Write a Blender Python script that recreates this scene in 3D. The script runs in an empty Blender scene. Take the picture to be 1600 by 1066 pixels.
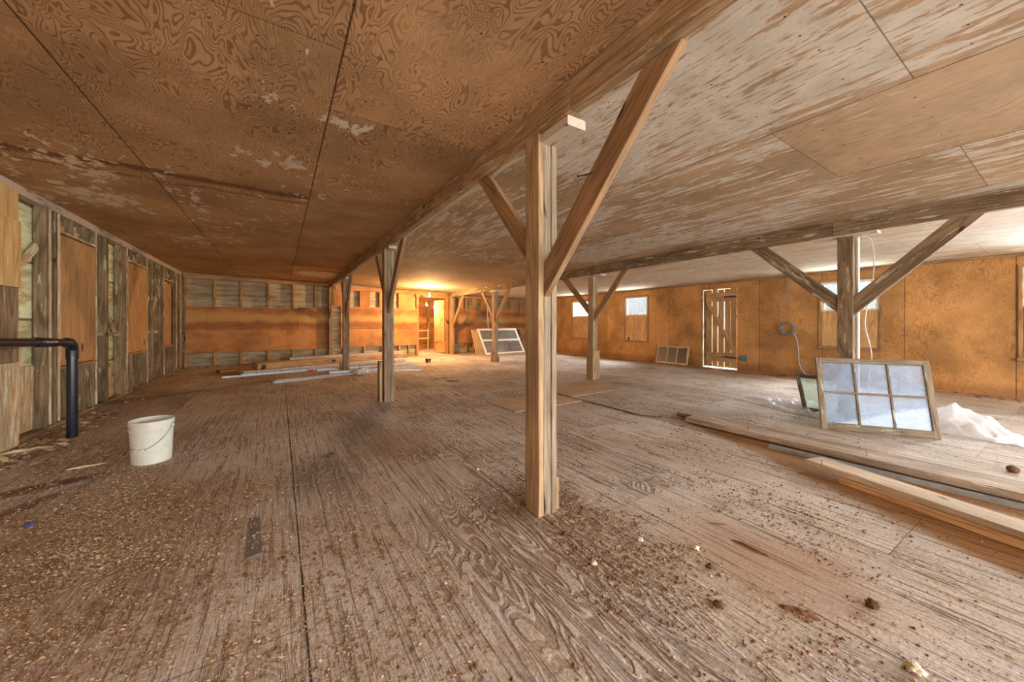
import bpy, bmesh, math, random
from mathutils import Vector, Matrix, noise as mnoise

S = bpy.context.scene
COL = S.collection
R = random.Random(7)
PI = math.pi

# ------------------------------------------------------------------ camera
YAW = math.atan(363 / 575)
cam_d = bpy.data.cameras.new('camera')
cam_d.sensor_width = 36.0
cam_d.lens = 36.0 * 575 / 1600
cam_d.shift_y = -26 / 1600
cam_d.clip_start = 0.05
cam = bpy.data.objects.new('camera', cam_d)
cam.location = (0, 0, 1.15)
cam.rotation_euler = (PI / 2, 0, -YAW)
COL.objects.link(cam)
S.camera = cam

# ------------------------------------------------------------------ world, daylight, exposure
S.view_settings.view_transform = 'Standard'
S.view_settings.look = 'None'
S.view_settings.gamma = 1
S.view_settings.use_curve_mapping = False
S.view_settings.exposure = 0.98
w = bpy.data.worlds.new('world'); S.world = w; w.use_nodes = True
wb = w.node_tree.nodes['Background']
wb.inputs[0].default_value = (0.66, 0.82, 1.0, 1)
wb.inputs[1].default_value = 0.55
try:
    S.cycles.use_denoising = True
    S.cycles.max_bounces = 10
    S.cycles.diffuse_bounces = 8
    S.cycles.transparent_max_bounces = 16
    S.cycles.sample_clamp_indirect = 6
except Exception:
    pass

def area(name, loc, rot, sx, sy, power, color):
    l = bpy.data.lights.new(name, 'AREA'); l.shape = 'RECTANGLE'; l.size = sx; l.size_y = sy
    l.energy = power; l.color = color
    o = bpy.data.objects.new(name, l); o.location = loc; o.rotation_euler = rot; COL.objects.link(o)
    return o
# daylight entering each window of the long right wall, and an added fill lamp behind the camera
WINS = [(10.10, 11.02), (7.50, 8.38), (2.22, 3.12), (-0.36, 0.60), (-2.90, -1.95)]
WZ = (1.42, 2.04)
for k, ((y0, y1), pw) in enumerate(zip(WINS, (600, 600, 750, 850, 950))):
    if k < 3:   # bright sky above, coming down through the window
        area('window_daylight', (11.3, (y0 + y1) / 2, 3.0), (0, math.radians(52), 0), 1.6, 1.6, pw, (0.93, 0.97, 1.0))
    else:
        area('window_daylight', (11.3, (y0 + y1) / 2 - 0.15, 1.95), (0, math.radians(82), 0), 1.3, 1.5, pw, (0.93, 0.97, 1.0))
area('ground_bounce_fill', (11.0, 6.2, 0.45), (0, math.radians(138), 0), 1.2, 12.5, 850, (1.0, 0.97, 0.92))  # added lamp hidden below the sills, stands in for light off the ground
area('rear_fill_light', (3.8, -4.4, 1.25), (PI / 2, 0, 0), 11.0, 2.2, 400, (1.0, 0.97, 0.93))  # unseen fill lamp, added to brighten the room from the rear

# ------------------------------------------------------------------ node helpers
class NT:
    def __init__(self, name):
        self.m = bpy.data.materials.new(name); self.m.use_nodes = True
        self.t = self.m.node_tree; self.n = self.t.nodes; self.l = self.t.links
        self.b = self.n['Principled BSDF']; self.out = self.n['Material Output']
        self.b.inputs['Roughness'].default_value = 0.85
        self.b.inputs['Specular IOR Level'].default_value = 0.25
    def put(self, sock, v):
        if v is None: return
        if hasattr(v, 'is_output'): self.l.new(v, sock)
        elif isinstance(v, (tuple, list)):
            sock.default_value = tuple(v) + ((1,) if len(v) == 3 and sock.type == 'RGBA' else ())
        else: sock.default_value = v
    def math(self, op, a, b=None, c=None, clamp=False):
        n = self.n.new('ShaderNodeMath'); n.operation = op; n.use_clamp = clamp
        for i, v in enumerate((a, b, c)): self.put(n.inputs[i], v)
        return n.outputs[0]
    def add(self, a, b): return self.math('ADD', a, b)
    def mul(self, a, b): return self.math('MULTIPLY', a, b)
    def sub(self, a, b): return self.math('SUBTRACT', a, b)
    def step(self, v, lo, hi, a=0.0, b=1.0, smooth=True):
        n = self.n.new('ShaderNodeMapRange'); n.clamp = True
        n.interpolation_type = 'SMOOTHSTEP' if smooth else 'LINEAR'
        self.put(n.inputs[0], v)
        for i, x in enumerate((lo, hi, a, b)): self.put(n.inputs[i + 1], x)
        return n.outputs[0]
    def xyz(self, x, y, z):
        n = self.n.new('ShaderNodeCombineXYZ')
        for i, v in enumerate((x, y, z)): self.put(n.inputs[i], v)
        return n.outputs[0]
    def sep(self, v):
        n = self.n.new('ShaderNodeSeparateXYZ'); self.put(n.inputs[0], v); return n.outputs
    def noise(self, v, scale=1, detail=2, rough=0.5, dist=0.0):
        n = self.n.new('ShaderNodeTexNoise'); self.put(n.inputs['Vector'], v)
        n.inputs['Scale'].default_value = scale; n.inputs['Detail'].default_value = detail
        n.inputs['Roughness'].default_value = rough; n.inputs['Distortion'].default_value = dist
        return n.outputs[0]
    def white(self, v):
        n = self.n.new('ShaderNodeTexWhiteNoise'); n.noise_dimensions = '3D'; self.put(n.inputs['Vector'], v)
        return n.outputs['Value'], n.outputs['Color']
    def mix(self, f, a, b):
        n = self.n.new('ShaderNodeMix'); n.data_type = 'RGBA'
        self.put(n.inputs[0], f); self.put(n.inputs[6], a); self.put(n.inputs[7], b)
        return n.outputs[2]
    def scalecol(self, c, f):
        n = self.n.new('ShaderNodeVectorMath'); n.operation = 'SCALE'
        self.put(n.inputs[0], c); self.put(n.inputs[3], f); return n.outputs[0]
    def pos(self):
        return self.n.new('ShaderNodeNewGeometry').outputs['Position']
    def objco(self):
        return self.n.new('ShaderNodeTexCoord').outputs['Object']
    def rnd(self):
        return self.n.new('ShaderNodeObjectInfo').outputs['Random']
    def bump(self, h, strength=0.5, dist=0.01):
        n = self.n.new('ShaderNodeBump'); n.inputs['Strength'].default_value = strength
        n.inputs['Distance'].default_value = dist; self.put(n.inputs['Height'], h)
        self.l.new(n.outputs[0], self.b.inputs['Normal'])
    def color(self, c): self.put(self.b.inputs['Base Color'], c)

def plain(name, col, rough=0.7, metal=0.0, var=0.12, scale=14):
    t = NT(name)
    n = t.noise(t.pos(), scale, 4, 0.6)
    t.color(t.scalecol(col, t.step(n, 0.25, 0.75, 1 - var, 1 + var)))
    t.b.inputs['Roughness'].default_value = rough; t.b.inputs['Metallic'].default_value = metal
    return t.m

def wood(name, c1, c2, paint=0.0, pcol=(0.62, 0.56, 0.46), rough=0.85, dirt=0.25, ringsc=1.0, bump=0.35):
    """sawn board, grain along the object's own X axis"""
    t = NT(name)
    o = t.sep(t.objco()); r = t.rnd()
    off = t.mul(r, 91.0)
    v = t.xyz(t.add(t.mul(o[0], 0.55), off), t.mul(o[1], 9.0 * ringsc), t.mul(o[2], 9.0 * ringsc))
    n = t.noise(v, 1.0, 2, 0.45, 0.3)
    ring = t.math('ABSOLUTE', t.math('SINE', t.mul(n, 34.0)))
    fib = t.noise(t.xyz(t.add(t.mul(o[0], 5.0), off), t.mul(o[1], 130.0), t.mul(o[2], 130.0)), 1.0, 2, 0.6)
    c = t.mix(t.step(ring, 0.0, 0.9), c2, c1)
    c = t.scalecol(c, t.step(fib, 0.2, 0.8, 0.82, 1.14))
    c = t.scalecol(c, t.step(r, 0.0, 1.0, 0.84, 1.14, False))
    blot = t.noise(t.xyz(t.add(t.mul(o[0], 2.2), off), t.mul(o[1], 7.0), t.mul(o[2], 7.0)), 1.0, 5, 0.62)
    c = t.scalecol(c, t.step(blot, 0.3, 0.7, 1 - dirt, 1.08))
    kn = t.noise(t.xyz(t.add(t.mul(o[0], 4.0), off), t.mul(o[1], 8.0), t.mul(o[2], 8.0)), 1.0, 0, 0.5)
    c = t.mix(t.step(kn, 0.80, 0.84), c, (0.05, 0.022, 0.010))
    if paint > 0:
        pm = t.noise(t.xyz(t.add(t.mul(o[0], 3.2), off), t.mul(o[1], 24.0), t.mul(o[2], 24.0)), 1.0, 7, 0.68)
        th = 0.62 - paint * 0.24
        k = t.step(pm, th, th + 0.015)
        c = t.mix(k, c, pcol)
        h = t.add(t.mul(fib, 0.4), t.mul(k, 0.8))
    else:
        h = t.add(t.mul(fib, 0.6), t.mul(ring, 0.3))
    t.color(c); t.bump(h, bump, 0.004); t.b.inputs['Roughness'].default_value = rough
    return t.m

def sheet(name, ga, ca, c0, cw, g0, gl, light, dark, figure=1.0, paint=None, pcol=(0.62, 0.53, 0.42), tint=0.12,
          K=26.0, sg=1.1, sc=4.6, spots=(), stretch=(1.6, 9.0), nails=True, stain=0.3, row=0.58, low=None, seam=0.004, bump=0.25, bands=(), flat=(), bandmax=None, fleck=0.0):
    """plywood sheathing in world coordinates: ga grain axis, ca cross axis; every sheet has its own figure"""
    t = NT(name)
    P = t.sep(t.pos()); g, c = P[ga], P[ca]
    cf = t.math('DIVIDE', t.sub(c, c0), cw); ci = t.math('FLOOR', cf)
    g2 = t.sub(t.sub(g, g0), t.mul(t.math('FRACT', t.mul(ci, 0.5)), 2 * row))
    gf = t.math('DIVIDE', g2, gl); gi = t.math('FLOOR', gf)
    hv, hc = t.white(t.xyz(ci, gi, 3.3)); H = t.sep(hc)
    q = t.xyz(t.add(t.mul(g, sg), t.mul(H[0], 37)), t.add(t.mul(c, sc), t.mul(H[1], 53)), t.mul(H[2], 19))
    n = t.noise(q, 1.0, 2.2, 0.5, 0.55)
    s = t.math('SINE', t.mul(n, K * 2 * PI / 2))
    line = t.step(s, 0.15, 0.85)
    fib = t.noise(t.xyz(t.mul(g, 9), t.mul(c, 190), 0), 1.0, 2, 0.6)
    fmask = t.step(t.noise(t.xyz(t.mul(g, .9), t.mul(c, 1.3), t.mul(H[1], 9)), 1.0, 2), 0.36, 0.56, 0.35, 1.0)
    for (ymax, ymin) in flat: fmask = t.mul(fmask, t.step(P[1], ymin, ymax, 1.0, 0.3))
    col = t.mix(t.mul(t.mul(line, fmask), figure), light, dark)
    col = t.scalecol(col, t.step(fib, 0.2, 0.8, 0.86, 1.12))
    col = t.scalecol(col, t.step(H[2], 0, 1, 1 - tint, 1 + tint, False))
    st = t.noise(t.pos(), 1.3, 5, 0.62)
    col = t.scalecol(col, t.step(st, 0.32, 0.66, 1 - stain, 1.06))
    for (ax, p, hw, k, bc) in bands:      # water marks along the sheet, plus shade painted at the right wall's foot
        wob = t.add(P[ax], t.mul(t.sub(t.noise(t.pos(), 3.0, 3), 0.5), 0.25))
        d = t.math('ABSOLUTE', t.sub(wob, p))
        bk_ = t.mul(t.step(d, hw * 0.2, hw, 1, 0), k)
        if bandmax is not None: bk_ = t.mul(bk_, t.step(P[0], bandmax - 0.01, bandmax, 1, 0))
        col = t.mix(bk_, col, bc)
    hgt = t.add(t.mul(fib, 0.35), t.mul(line, -0.25 * figure))
    if paint is not None:
        big = t.noise(t.xyz(t.mul(g, .55), t.mul(c, .8), 4.0), 1.0, 3, 0.55)
        pm = t.noise(t.xyz(t.mul(g, stretch[0]), t.mul(c, stretch[1]), t.mul(H[0], 5)), 1.0, 9, 0.66, 0.25)
        b = t.add(t.add(pm, t.mul(t.sub(big, 0.5), 0.75)), t.mul(t.sub(H[1], 0.5), 0.13))
        for (sx, sy, rad, am) in spots:
            dx = t.sub(P[0], sx); dy = t.sub(P[1], sy)
            d = t.math('SQRT', t.add(t.mul(dx, dx), t.mul(dy, dy)))
            b = t.add(b, t.step(d, rad * 0.3, rad, am, 0.0))
        th = 0.5 - paint
        k = t.step(b, th, th + 0.012)
        if fleck:
            fk = t.noise(t.xyz(t.mul(g, 7.0), t.mul(c, 48.0), 2.0), 1.0, 5, 0.65)
            k = t.mul(k, t.step(t.add(fk, t.mul(t.sub(big, 0.5), 0.25)), 0.585 - fleck, 0.60 - fleck, 1, 0))
        pc = t.scalecol(pcol, t.step(t.noise(t.pos(), 5, 6, 0.7), 0.3, 0.7, 0.80, 1.06))
        col = t.mix(k, col, pc)
        hgt = t.add(hgt, t.mul(k, 0.9))
    # seams between the sheets
    ec = t.mul(t.math('ABSOLUTE', t.sub(t.math('FRACT', cf), 0.5)), cw)
    eg = t.mul(t.math('ABSOLUTE', t.sub(t.math('FRACT', gf), 0.5)), gl)
    k1 = t.step(ec, cw / 2 - seam * 1.6, cw / 2 - seam * 0.5)
    k2 = t.mul(t.step(eg, gl / 2 - seam * 0.9, gl / 2 - seam * 0.4), 0.75)
    k = t.math('MAXIMUM', k1, k2)
    col = t.mix(t.mul(k, 0.9), col, (0.035, 0.018, 0.010))
    hgt = t.sub(hgt, t.mul(k, 2.0))
    if nails:
        a = t.sub(t.math('FRACT', t.math('DIVIDE', g2, 0.407)), 0.5); bb = t.sub(t.math('FRACT', t.math('DIVIDE', c, 0.171)), 0.5)
        jit = t.white(t.xyz(t.math('FLOOR', t.math('DIVIDE', g2, 0.407)), t.math('FLOOR', t.math('DIVIDE', c, 0.171)), 1.0))[0]
        a = t.add(a, t.mul(t.sub(jit, 0.5), 0.08))
        d = t.math('SQRT', t.add(t.mul(t.mul(a, a), 0.407 ** 2), t.mul(t.mul(bb, bb), 0.171 ** 2)))
        kn = t.mul(t.step(d, 0.004, 0.007, 1, 0), t.step(jit, 0.35, 0.36))
        col = t.mix(kn, col, (0.05, 0.025, 0.014))
    t.color(col); t.bump(hgt, bump, 0.006)
    return t.m

# ------------------------------------------------------------------ mesh helpers
class MB:
    def __init__(self): self.v = []; self.f = []
    def quad(self, *p):
        n = len(self.v); self.v += [tuple(x) for x in p]; self.f.append(tuple(range(n, n + len(p)))); return self
    def box(self, a, b):
        x0, x1 = sorted((a[0], b[0])); y0, y1 = sorted((a[1], b[1])); z0, z1 = sorted((a[2], b[2]))
        n = len(self.v)
        self.v += [(x0, y0, z0), (x1, y0, z0), (x1, y1, z0), (x0, y1, z0), (x0, y0, z1), (x1, y0, z1), (x1, y1, z1), (x0, y1, z1)]
        self.f += [tuple(n + i for i in q) for q in ((0, 3, 2, 1), (4, 5, 6, 7), (0, 1, 5, 4), (1, 2, 6, 5), (2, 3, 7, 6), (3, 0, 4, 7))]
        return self
    def prism(self, pts, axis, a, b):
        """outline pts extruded along axis from a to b; outline in the two other axes, in order"""
        def mk(p, h):
            q = list(p); q.insert(axis, h); return tuple(q)
        n = len(self.v); k = len(pts)
        self.v += [mk(p, a) for p in pts] + [mk(p, b) for p in pts]
        self.f += [tuple(range(n, n + k))[::-1], tuple(range(n + k, n + 2 * k))]
        self.f += [(n + i, n + (i + 1) % k, n + k + (i + 1) % k, n + k + i) for i in range(k)]
        return self
    def tube(self, pts, r, seg=10, caps=True):
        pts = [Vector(p) for p in pts]; rs = r if isinstance(r, (list, tuple)) else [r] * len(pts)
        n0 = len(self.v); up = Vector((0.13, 0.31, 0.94)).normalized()
        for i, p in enumerate(pts):
            d = (pts[min(i + 1, len(pts) - 1)] - pts[max(i - 1, 0)]).normalized()
            s = d.cross(up)
            if s.length < 0.05: s = d.cross(Vector((1, 0, 0)))
            s.normalize(); u = s.cross(d).normalized()
            for k in range(seg):
                a = 2 * PI * k / seg
                self.v.append(tuple(p + s * math.cos(a) * rs[i] + u * math.sin(a) * rs[i]))
        for i in range(len(pts) - 1):
            for k in range(seg):
                a = n0 + i * seg + k; b = n0 + i * seg + (k + 1) % seg
                self.f.append((a, b, b + seg, a + seg))
        if caps:
            self.f.append(tuple(n0 + k for k in range(seg))[::-1])
            e = n0 + (len(pts) - 1) * seg
            self.f.append(tuple(e + k for k in range(seg)))
        return self
    def lathe(self, prof, seg=40, center=(0, 0)):
        n0 = len(self.v)
        for (r, z) in prof:
            for k in range(seg):
                a = 2 * PI * k / seg
                self.v.append((center[0] + r * math.cos(a), center[1] + r * math.sin(a), z))
        for i in range(len(prof) - 1):
            for k in range(seg):
                a = n0 + i * seg + k; b = n0 + i * seg + (k + 1) % seg
                self.f.append((a, b, b + seg, a + seg))
        return self

def obj(name, mb, mat, parent=None, smooth=False, bevel=0.0, M=None, autosm=None):
    me = bpy.data.meshes.new(name); me.from_pydata(mb.v, [], mb.f); me.validate()
    bm = bmesh.new(); bm.from_mesh(me); bmesh.ops.recalc_face_normals(bm, faces=bm.faces); bm.to_mesh(me); bm.free()
    if smooth:
        me.polygons.foreach_set('use_smooth', [True] * len(me.polygons))
        if autosm: me.set_sharp_from_angle(angle=autosm)
    me.materials.append(mat)
    o = bpy.data.objects.new(name, me); COL.objects.link(o)
    if M is not None: o.matrix_basis = M
    if parent is not None: o.parent = parent
    if bevel:
        b = o.modifiers.new('edge', 'BEVEL'); b.width = bevel; b.segments = 2; b.limit_method = 'ANGLE'
    return o

def tag(o, label, cat, group=None, kind=None):
    o['label'] = label; o['category'] = cat
    if group: o['group'] = group
    if kind: o['kind'] = kind
    return o
def thing(name, loc, label, cat, group=None, rz=0.0):
    o = bpy.data.objects.new(name, None); o.location = loc; o.rotation_euler = (0, 0, rz); o.empty_display_size = 0.1
    COL.objects.link(o); return tag(o, label, cat, group)
def struct(name, mb=None, mat=None, parent=None, loc=(0, 0, 0), rz=0.0, **k):
    if mb is None:
        o = bpy.data.objects.new(name, None); COL.objects.link(o); o.location = loc; o.rotation_euler = (0, 0, rz)
    else: o = obj(name, mb, mat, parent, **k)
    if parent is None: o['kind'] = 'structure'
    return o

def rough_board(L, w, t, seed, wear=0.0015, n=None):
    """a sawn board from x=0 to L, y +-w/2, z +-t/2 with worn, slightly wavy edges"""
    rr = random.Random(seed); n = n or max(3, int(L / 0.12))
    mb = MB(); ring = []
    for i in range(n + 1):
        x = L * i / n
        e = [rr.uniform(-1, 1) * wear for _ in range(8)]
        c = 0.003
        p = [(-w / 2 + c, -t / 2), (w / 2 - c, -t / 2), (w / 2, -t / 2 + c), (w / 2, t / 2 - c), (w / 2 - c, t / 2), (-w / 2 + c, t / 2), (-w / 2, t / 2 - c), (-w / 2, -t / 2 + c)]
        base = len(mb.v)
        for k, (y, z) in enumerate(p): mb.v.append((x, y + e[k], z + e[(k * 3 + 1) % 8] * 0.6))
        ring.append(base)
    for i in range(n):
        for k in range(8):
            a, b = ring[i] + k, ring[i] + (k + 1) % 8
            c, d = ring[i + 1] + (k + 1) % 8, ring[i + 1] + k
            mb.f.append((a, b, c, d))
    mb.f.append(tuple(ring[0] + k for k in range(8))[::-1]); mb.f.append(tuple(ring[-1] + k for k in range(8)))
    return mb

_sd = [0]
def board(name, p0, p1, w, t, mat, parent=None, up=(0, 0, 1), wear=0.0012, cut=None):
    """board from p0 to p1 (centre line); w is measured across, t along `up`; coordinates are the parent's"""
    _sd[0] += 1
    p0 = Vector(p0); p1 = Vector(p1); L = (p1 - p0).length
    x = (p1 - p0).normalized(); u = Vector(up); u = (u - x * u.dot(x)).normalized(); y = u.cross(x)
    mb = rough_board(L, w, t, _sd[0], wear)
    if cut:   # mitred ends: slope of each end across y
        out = []
        for (vx, vy, vz) in mb.v:
            if vx < 1e-6: vx += cut[0] * vy
            elif vx > L - 1e-6: vx += cut[1] * vy
            out.append((vx, vy, vz))
        mb.v = out
    M = Matrix((x, y, u)).transposed().to_4x4(); M.translation = p0
    return obj(name, mb, mat, parent, M=M)

# ------------------------------------------------------------------ materials
PAINT = (0.60, 0.51, 0.40)
m_floor_base = None
M_POST = wood('post_wood', (0.40, 0.27, 0.155), (0.29, 0.175, 0.09), paint=0.0, dirt=0.3)
M_POSTG = wood('post_wood_grey', (0.32, 0.25, 0.17), (0.23, 0.17, 0.11), paint=-0.05, pcol=(0.5,0.46,0.36), dirt=0.35)
M_BRACE = wood('brace_wood', (0.36, 0.215, 0.11), (0.26, 0.145, 0.068), paint=0.0, dirt=0.25)
M_BEAM = wood('beam_wood', (0.44, 0.29, 0.16), (0.30, 0.18, 0.09), paint=0.10, pcol=(0.50, 0.41, 0.31), dirt=0.3)
M_DARKT = wood('dark_post_wood', (0.26, 0.18, 0.105), (0.17, 0.105, 0.058), paint=0.06, pcol=(0.45, 0.36, 0.26), dirt=0.35)
M_BEAMD = wood('dark_beam_wood', (0.29, 0.20, 0.12), (0.19, 0.12, 0.065), paint=0.12, pcol=(0.48, 0.39, 0.29), dirt=0.35)
M_BEAMW = wood('beam_painted', (0.38, 0.26, 0.15), (0.28, 0.18, 0.10), paint=0.85, pcol=(0.53, 0.46, 0.37), dirt=0.2)
M_STUD = wood('stud_wood', (0.37, 0.265, 0.15), (0.25, 0.16, 0.085), paint=0.06, pcol=(0.50, 0.47, 0.31), dirt=0.5, ringsc=0.6)
M_STUDL = wood('stud_light', (0.66, 0.50, 0.29), (0.50, 0.35, 0.18), paint=0.30, pcol=(0.70, 0.66, 0.48), dirt=0.35, ringsc=0.6)
M_STUDO = wood('stud_orange', (0.52, 0.29, 0.12), (0.38, 0.19, 0.075), dirt=0.25)
M_LUMB = wood('lumber', (0.58, 0.47, 0.34), (0.44, 0.32, 0.20), paint=0.0, dirt=0.25)
M_LUMBG = wood('lumber_weathered', (0.44, 0.34, 0.25), (0.31, 0.22, 0.15), paint=0.05, dirt=0.3)
M_LUMBO = wood('lumber_warm', (0.58, 0.36, 0.18), (0.42, 0.23, 0.10), dirt=0.2)
M_SASHG = wood('sash_weathered', (0.27, 0.215, 0.15), (0.17, 0.13, 0.085), paint=0.10, pcol=(0.40, 0.42, 0.33), dirt=0.3)
M_SASHT = wood('sash_tan', (0.62, 0.46, 0.29), (0.50, 0.35, 0.20), dirt=0.15)
M_SASHW = plain('sash_white_paint', (0.80, 0.78, 0.73), 0.5, var=0.06)
M_DOOR = wood('door_wood', (0.56, 0.35, 0.17), (0.40, 0.22, 0.09), dirt=0.3)
M_DOORIN = wood('inner_door_wood', (0.66, 0.42, 0.20), (0.52, 0.30, 0.12), dirt=0.2)
M_PANEL = wood('cover_panel', (0.60, 0.36, 0.155), (0.49, 0.27, 0.105), dirt=0.22, ringsc=0.6, bump=0.15)
M_PANELY = wood('cover_panel_yellow', (0.66, 0.46, 0.20), (0.54, 0.34, 0.13), dirt=0.2, ringsc=0.5, bump=0.15)
M_TRIM = wood('window_trim_wood', (0.42, 0.25, 0.12), (0.30, 0.165, 0.075), dirt=0.35)
M_TRIMW = plain('window_white_trim', (0.66, 0.60, 0.50), 0.6, var=0.15)
M_BLACKPIPE = plain('black_abs', (0.009, 0.012, 0.024), 0.22, var=0.2)  # black base tinted blue to paint in the blue highlight
M_BLACKPIPE.node_tree.nodes['Principled BSDF'].inputs['Specular IOR Level'].default_value = 0.6
M_BUCKET = plain('white_plastic', (0.62, 0.62, 0.54), 0.45, var=0.08)
M_WIRE = plain('grey_wire', (0.22, 0.22, 0.22), 0.4, metal=0.7)
M_METAL = plain('grey_metal', (0.42, 0.45, 0.47), 0.4, metal=0.5, var=0.2)
M_DARKMETAL = plain('dark_metal', (0.06, 0.06, 0.065), 0.5, metal=0.4, var=0.3)
M_ALU = plain('pale_aluminium', (0.55, 0.58, 0.60), 0.4, metal=0.6, var=0.15)
M_SECT = plain('section_white', (0.55, 0.52, 0.47), 0.6, var=0.25)
M_RED = plain('red_plastic', (0.55, 0.04, 0.03), 0.5)
M_CABLE = plain('grey_cable', (0.16, 0.18, 0.22), 0.5)
M_CABLEW = plain('pale_cable', (0.60, 0.58, 0.56), 0.5)
M_NAIL = plain('nail_iron', (0.05, 0.035, 0.03), 0.6, metal=0.5)
M_DARK = plain('gap_shade', (0.03, 0.02, 0.014), 0.9)
M_GREENBOX = plain('grey_green_metal', (0.13, 0.17, 0.16), 0.5)
M_CLOD = plain('dirt_clod', (0.13, 0.075, 0.04), 0.95, var=0.4, scale=60)
M_FOAM = plain('pale_foam', (0.62, 0.55, 0.40), 0.9, var=0.25, scale=70)
M_SPLINT = plain('splinter_wood', (0.17, 0.085, 0.04), 0.9, var=0.3, scale=30)
M_TAPE = plain('grey_tape', (0.17, 0.155, 0.15), 0.7, var=0.2, scale=40)
M_GRASS = plain('grass_outside', (0.10, 0.20, 0.05), 0.95, var=0.4, scale=3)
M_LEAF = plain('tree_leaves', (0.06, 0.15, 0.04), 0.9, var=0.5, scale=4)
M_BARK = plain('tree_bark', (0.10, 0.075, 0.05), 0.95)
M_PORC = plain('porcelain', (0.75, 0.72, 0.66), 0.35)

def emis(name, col, s):
    t = NT(name); t.b.inputs['Emission Color'].default_value = (*col, 1); t.b.inputs['Emission Strength'].default_value = s
    t.color(col); return t.m
M_BULB = emis('lit_bulb', (1.0, 0.66, 0.26), 30.0)

def glassy(name, tcol, haze, hcol, gl=0.12, rough=0.05, streak=True):
    t = NT(name); n, l = t.n, t.l
    tr = n.new('ShaderNodeBsdfTransparent'); tr.inputs[0].default_value = (*tcol, 1)
    df = n.new('ShaderNodeBsdfDiffuse'); df.inputs[0].default_value = (*hcol, 1)
    tl = n.new('ShaderNodeBsdfTranslucent'); tl.inputs[0].default_value = (*hcol, 1)
    dm = n.new('ShaderNodeMixShader'); dm.inputs[0].default_value = 0.5; l.new(df.outputs[0], dm.inputs[1]); l.new(tl.outputs[0], dm.inputs[2])
    g = n.new('ShaderNodeBsdfGlossy'); g.inputs['Roughness'].default_value = rough
    m1 = n.new('ShaderNodeMixShader'); m2 = n.new('ShaderNodeMixShader')
    if streak:
        o = t.objco(); s = t.noise(o, 6.0, 8, 0.7, 0.0)
        t.put(m1.inputs[0], t.step(s, 0.28, 0.72, max(0, haze - 0.13), min(1, haze + 0.13)))
    else: m1.inputs[0].default_value = haze
    l.new(tr.outputs[0], m1.inputs[1]); l.new(dm.outputs[0], m1.inputs[2])
    m2.inputs[0].default_value = gl
    l.new(m1.outputs[0], m2.inputs[1]); l.new(g.outputs[0], m2.inputs[2])
    l.new(m2.outputs[0], t.out.inputs[0])
    return t.m
M_GLASS_DUSTY = glassy('dusty_glass', (0.90, 0.95, 1.0), 0.38, (0.50, 0.62, 0.78), 0.03)  # dust haze, tinted blue to paint in the bluish reflection
M_GLASS_GREEN = glassy('greenish_glass', (0.85, 0.92, 0.86), 0.30, (0.62, 0.68, 0.60), 0.12)
M_GLASS_BACK = glassy('reflection_hazed_glass', (0.82, 0.88, 0.90), 0.38, (0.60, 0.60, 0.54), 0.22)  # pale diffuse haze paints reflections into the panes
M_GLASS_DARK = glassy('grimy_glass', (0.55, 0.52, 0.46), 0.78, (0.22, 0.18, 0.14), 0.02, 0.3)
M_GLASS_WIN = glassy('window_glass', (0.96, 0.98, 1.0), 0.03, (0.8, 0.85, 0.9), 0.04, 0.05, False)
M_FILM = glassy('plastic_film', (0.96, 0.97, 1.0), 0.62, (0.88, 0.90, 0.92), 0.10, 0.25)

# plywood
CE_L = sheet('ceiling_plywood_dark', 1, 0, 0.26, 1.22, 2.5, 2.36, (0.54, 0.34, 0.18), (0.27, 0.135, 0.058), 0.85, paint=-0.205, pcol=(0.72, 0.64, 0.53),
             row=1.79, spots=((0.12, 2.7, 0.5, 0.13), (0.6, 2.7, 0.4, 0.13), (-0.1, 3.5, 0.5, 0.14), (0.4, 3.5, 0.55, 0.13), (0.25, 4.15, 0.5, 0.13), (0.15, 2.1, 0.25, 0.10), (-1.7, 5.0, 1.5, 0.15), (-0.9, 6.0, 1.8, 0.08), (1.1, 5.0, 0.7, 0.13), (0.9, 10.8, 0.9, 0.4), (-1.0, 7.6, 1.3, 0.10)),
             stretch=(6.5, 9.0), K=50, sg=2.6, sc=5.6, flat=((6.0, 3.6),), bands=((1, 4.38, 0.10, 0.75, (0.13, 0.04, 0.018)), (1, 4.62, 0.05, 0.55, (0.17, 0.055, 0.022)), (1, 6.8, 0.06, 0.3, (0.18, 0.06, 0.03))), bandmax=0.26)
CE_M = sheet('ceiling_plywood_peeling', 1, 0, 2.77, 1.22, 1.15, 2.44, (0.44, 0.305, 0.185), (0.31, 0.20, 0.115), 0.6, row=1.79, fleck=0.0001, paint=-0.03, pcol=(0.60, 0.545, 0.46),
             spots=((2.0, 1.3, 1.6, 0.07), (4.3, 2.6, 1.6, 0.03), (3.0, 10.0, 4.6, -0.30), (3.6, 0.6, 1.0, -0.12)), stretch=(2.6, 17.0), K=36, stain=0.2)
CE_R = sheet('ceiling_plywood_pale', 1, 0, 5.9, 1.22, 0.9, 2.44, (0.60, 0.46, 0.31), (0.52, 0.37, 0.23), 0.5, paint=0.10, pcol=(0.66, 0.58, 0.46),
             stretch=(1.2, 9.0), stain=0.12, K=14)
WA_R = sheet('wall_plywood_orange', 2, 1, 0.66, 1.22, -0.3, 2.9, (0.57, 0.295, 0.105), (0.37, 0.16, 0.05), 0.65, paint=None, K=34, sg=2.0, sc=6.0, row=0.0,
             stain=0.38, tint=0.14, bands=((2, 0.02, 0.22, 0.5, (0.22, 0.09, 0.04)),))  # low band paints in the shadow gap at the wall's foot
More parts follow.
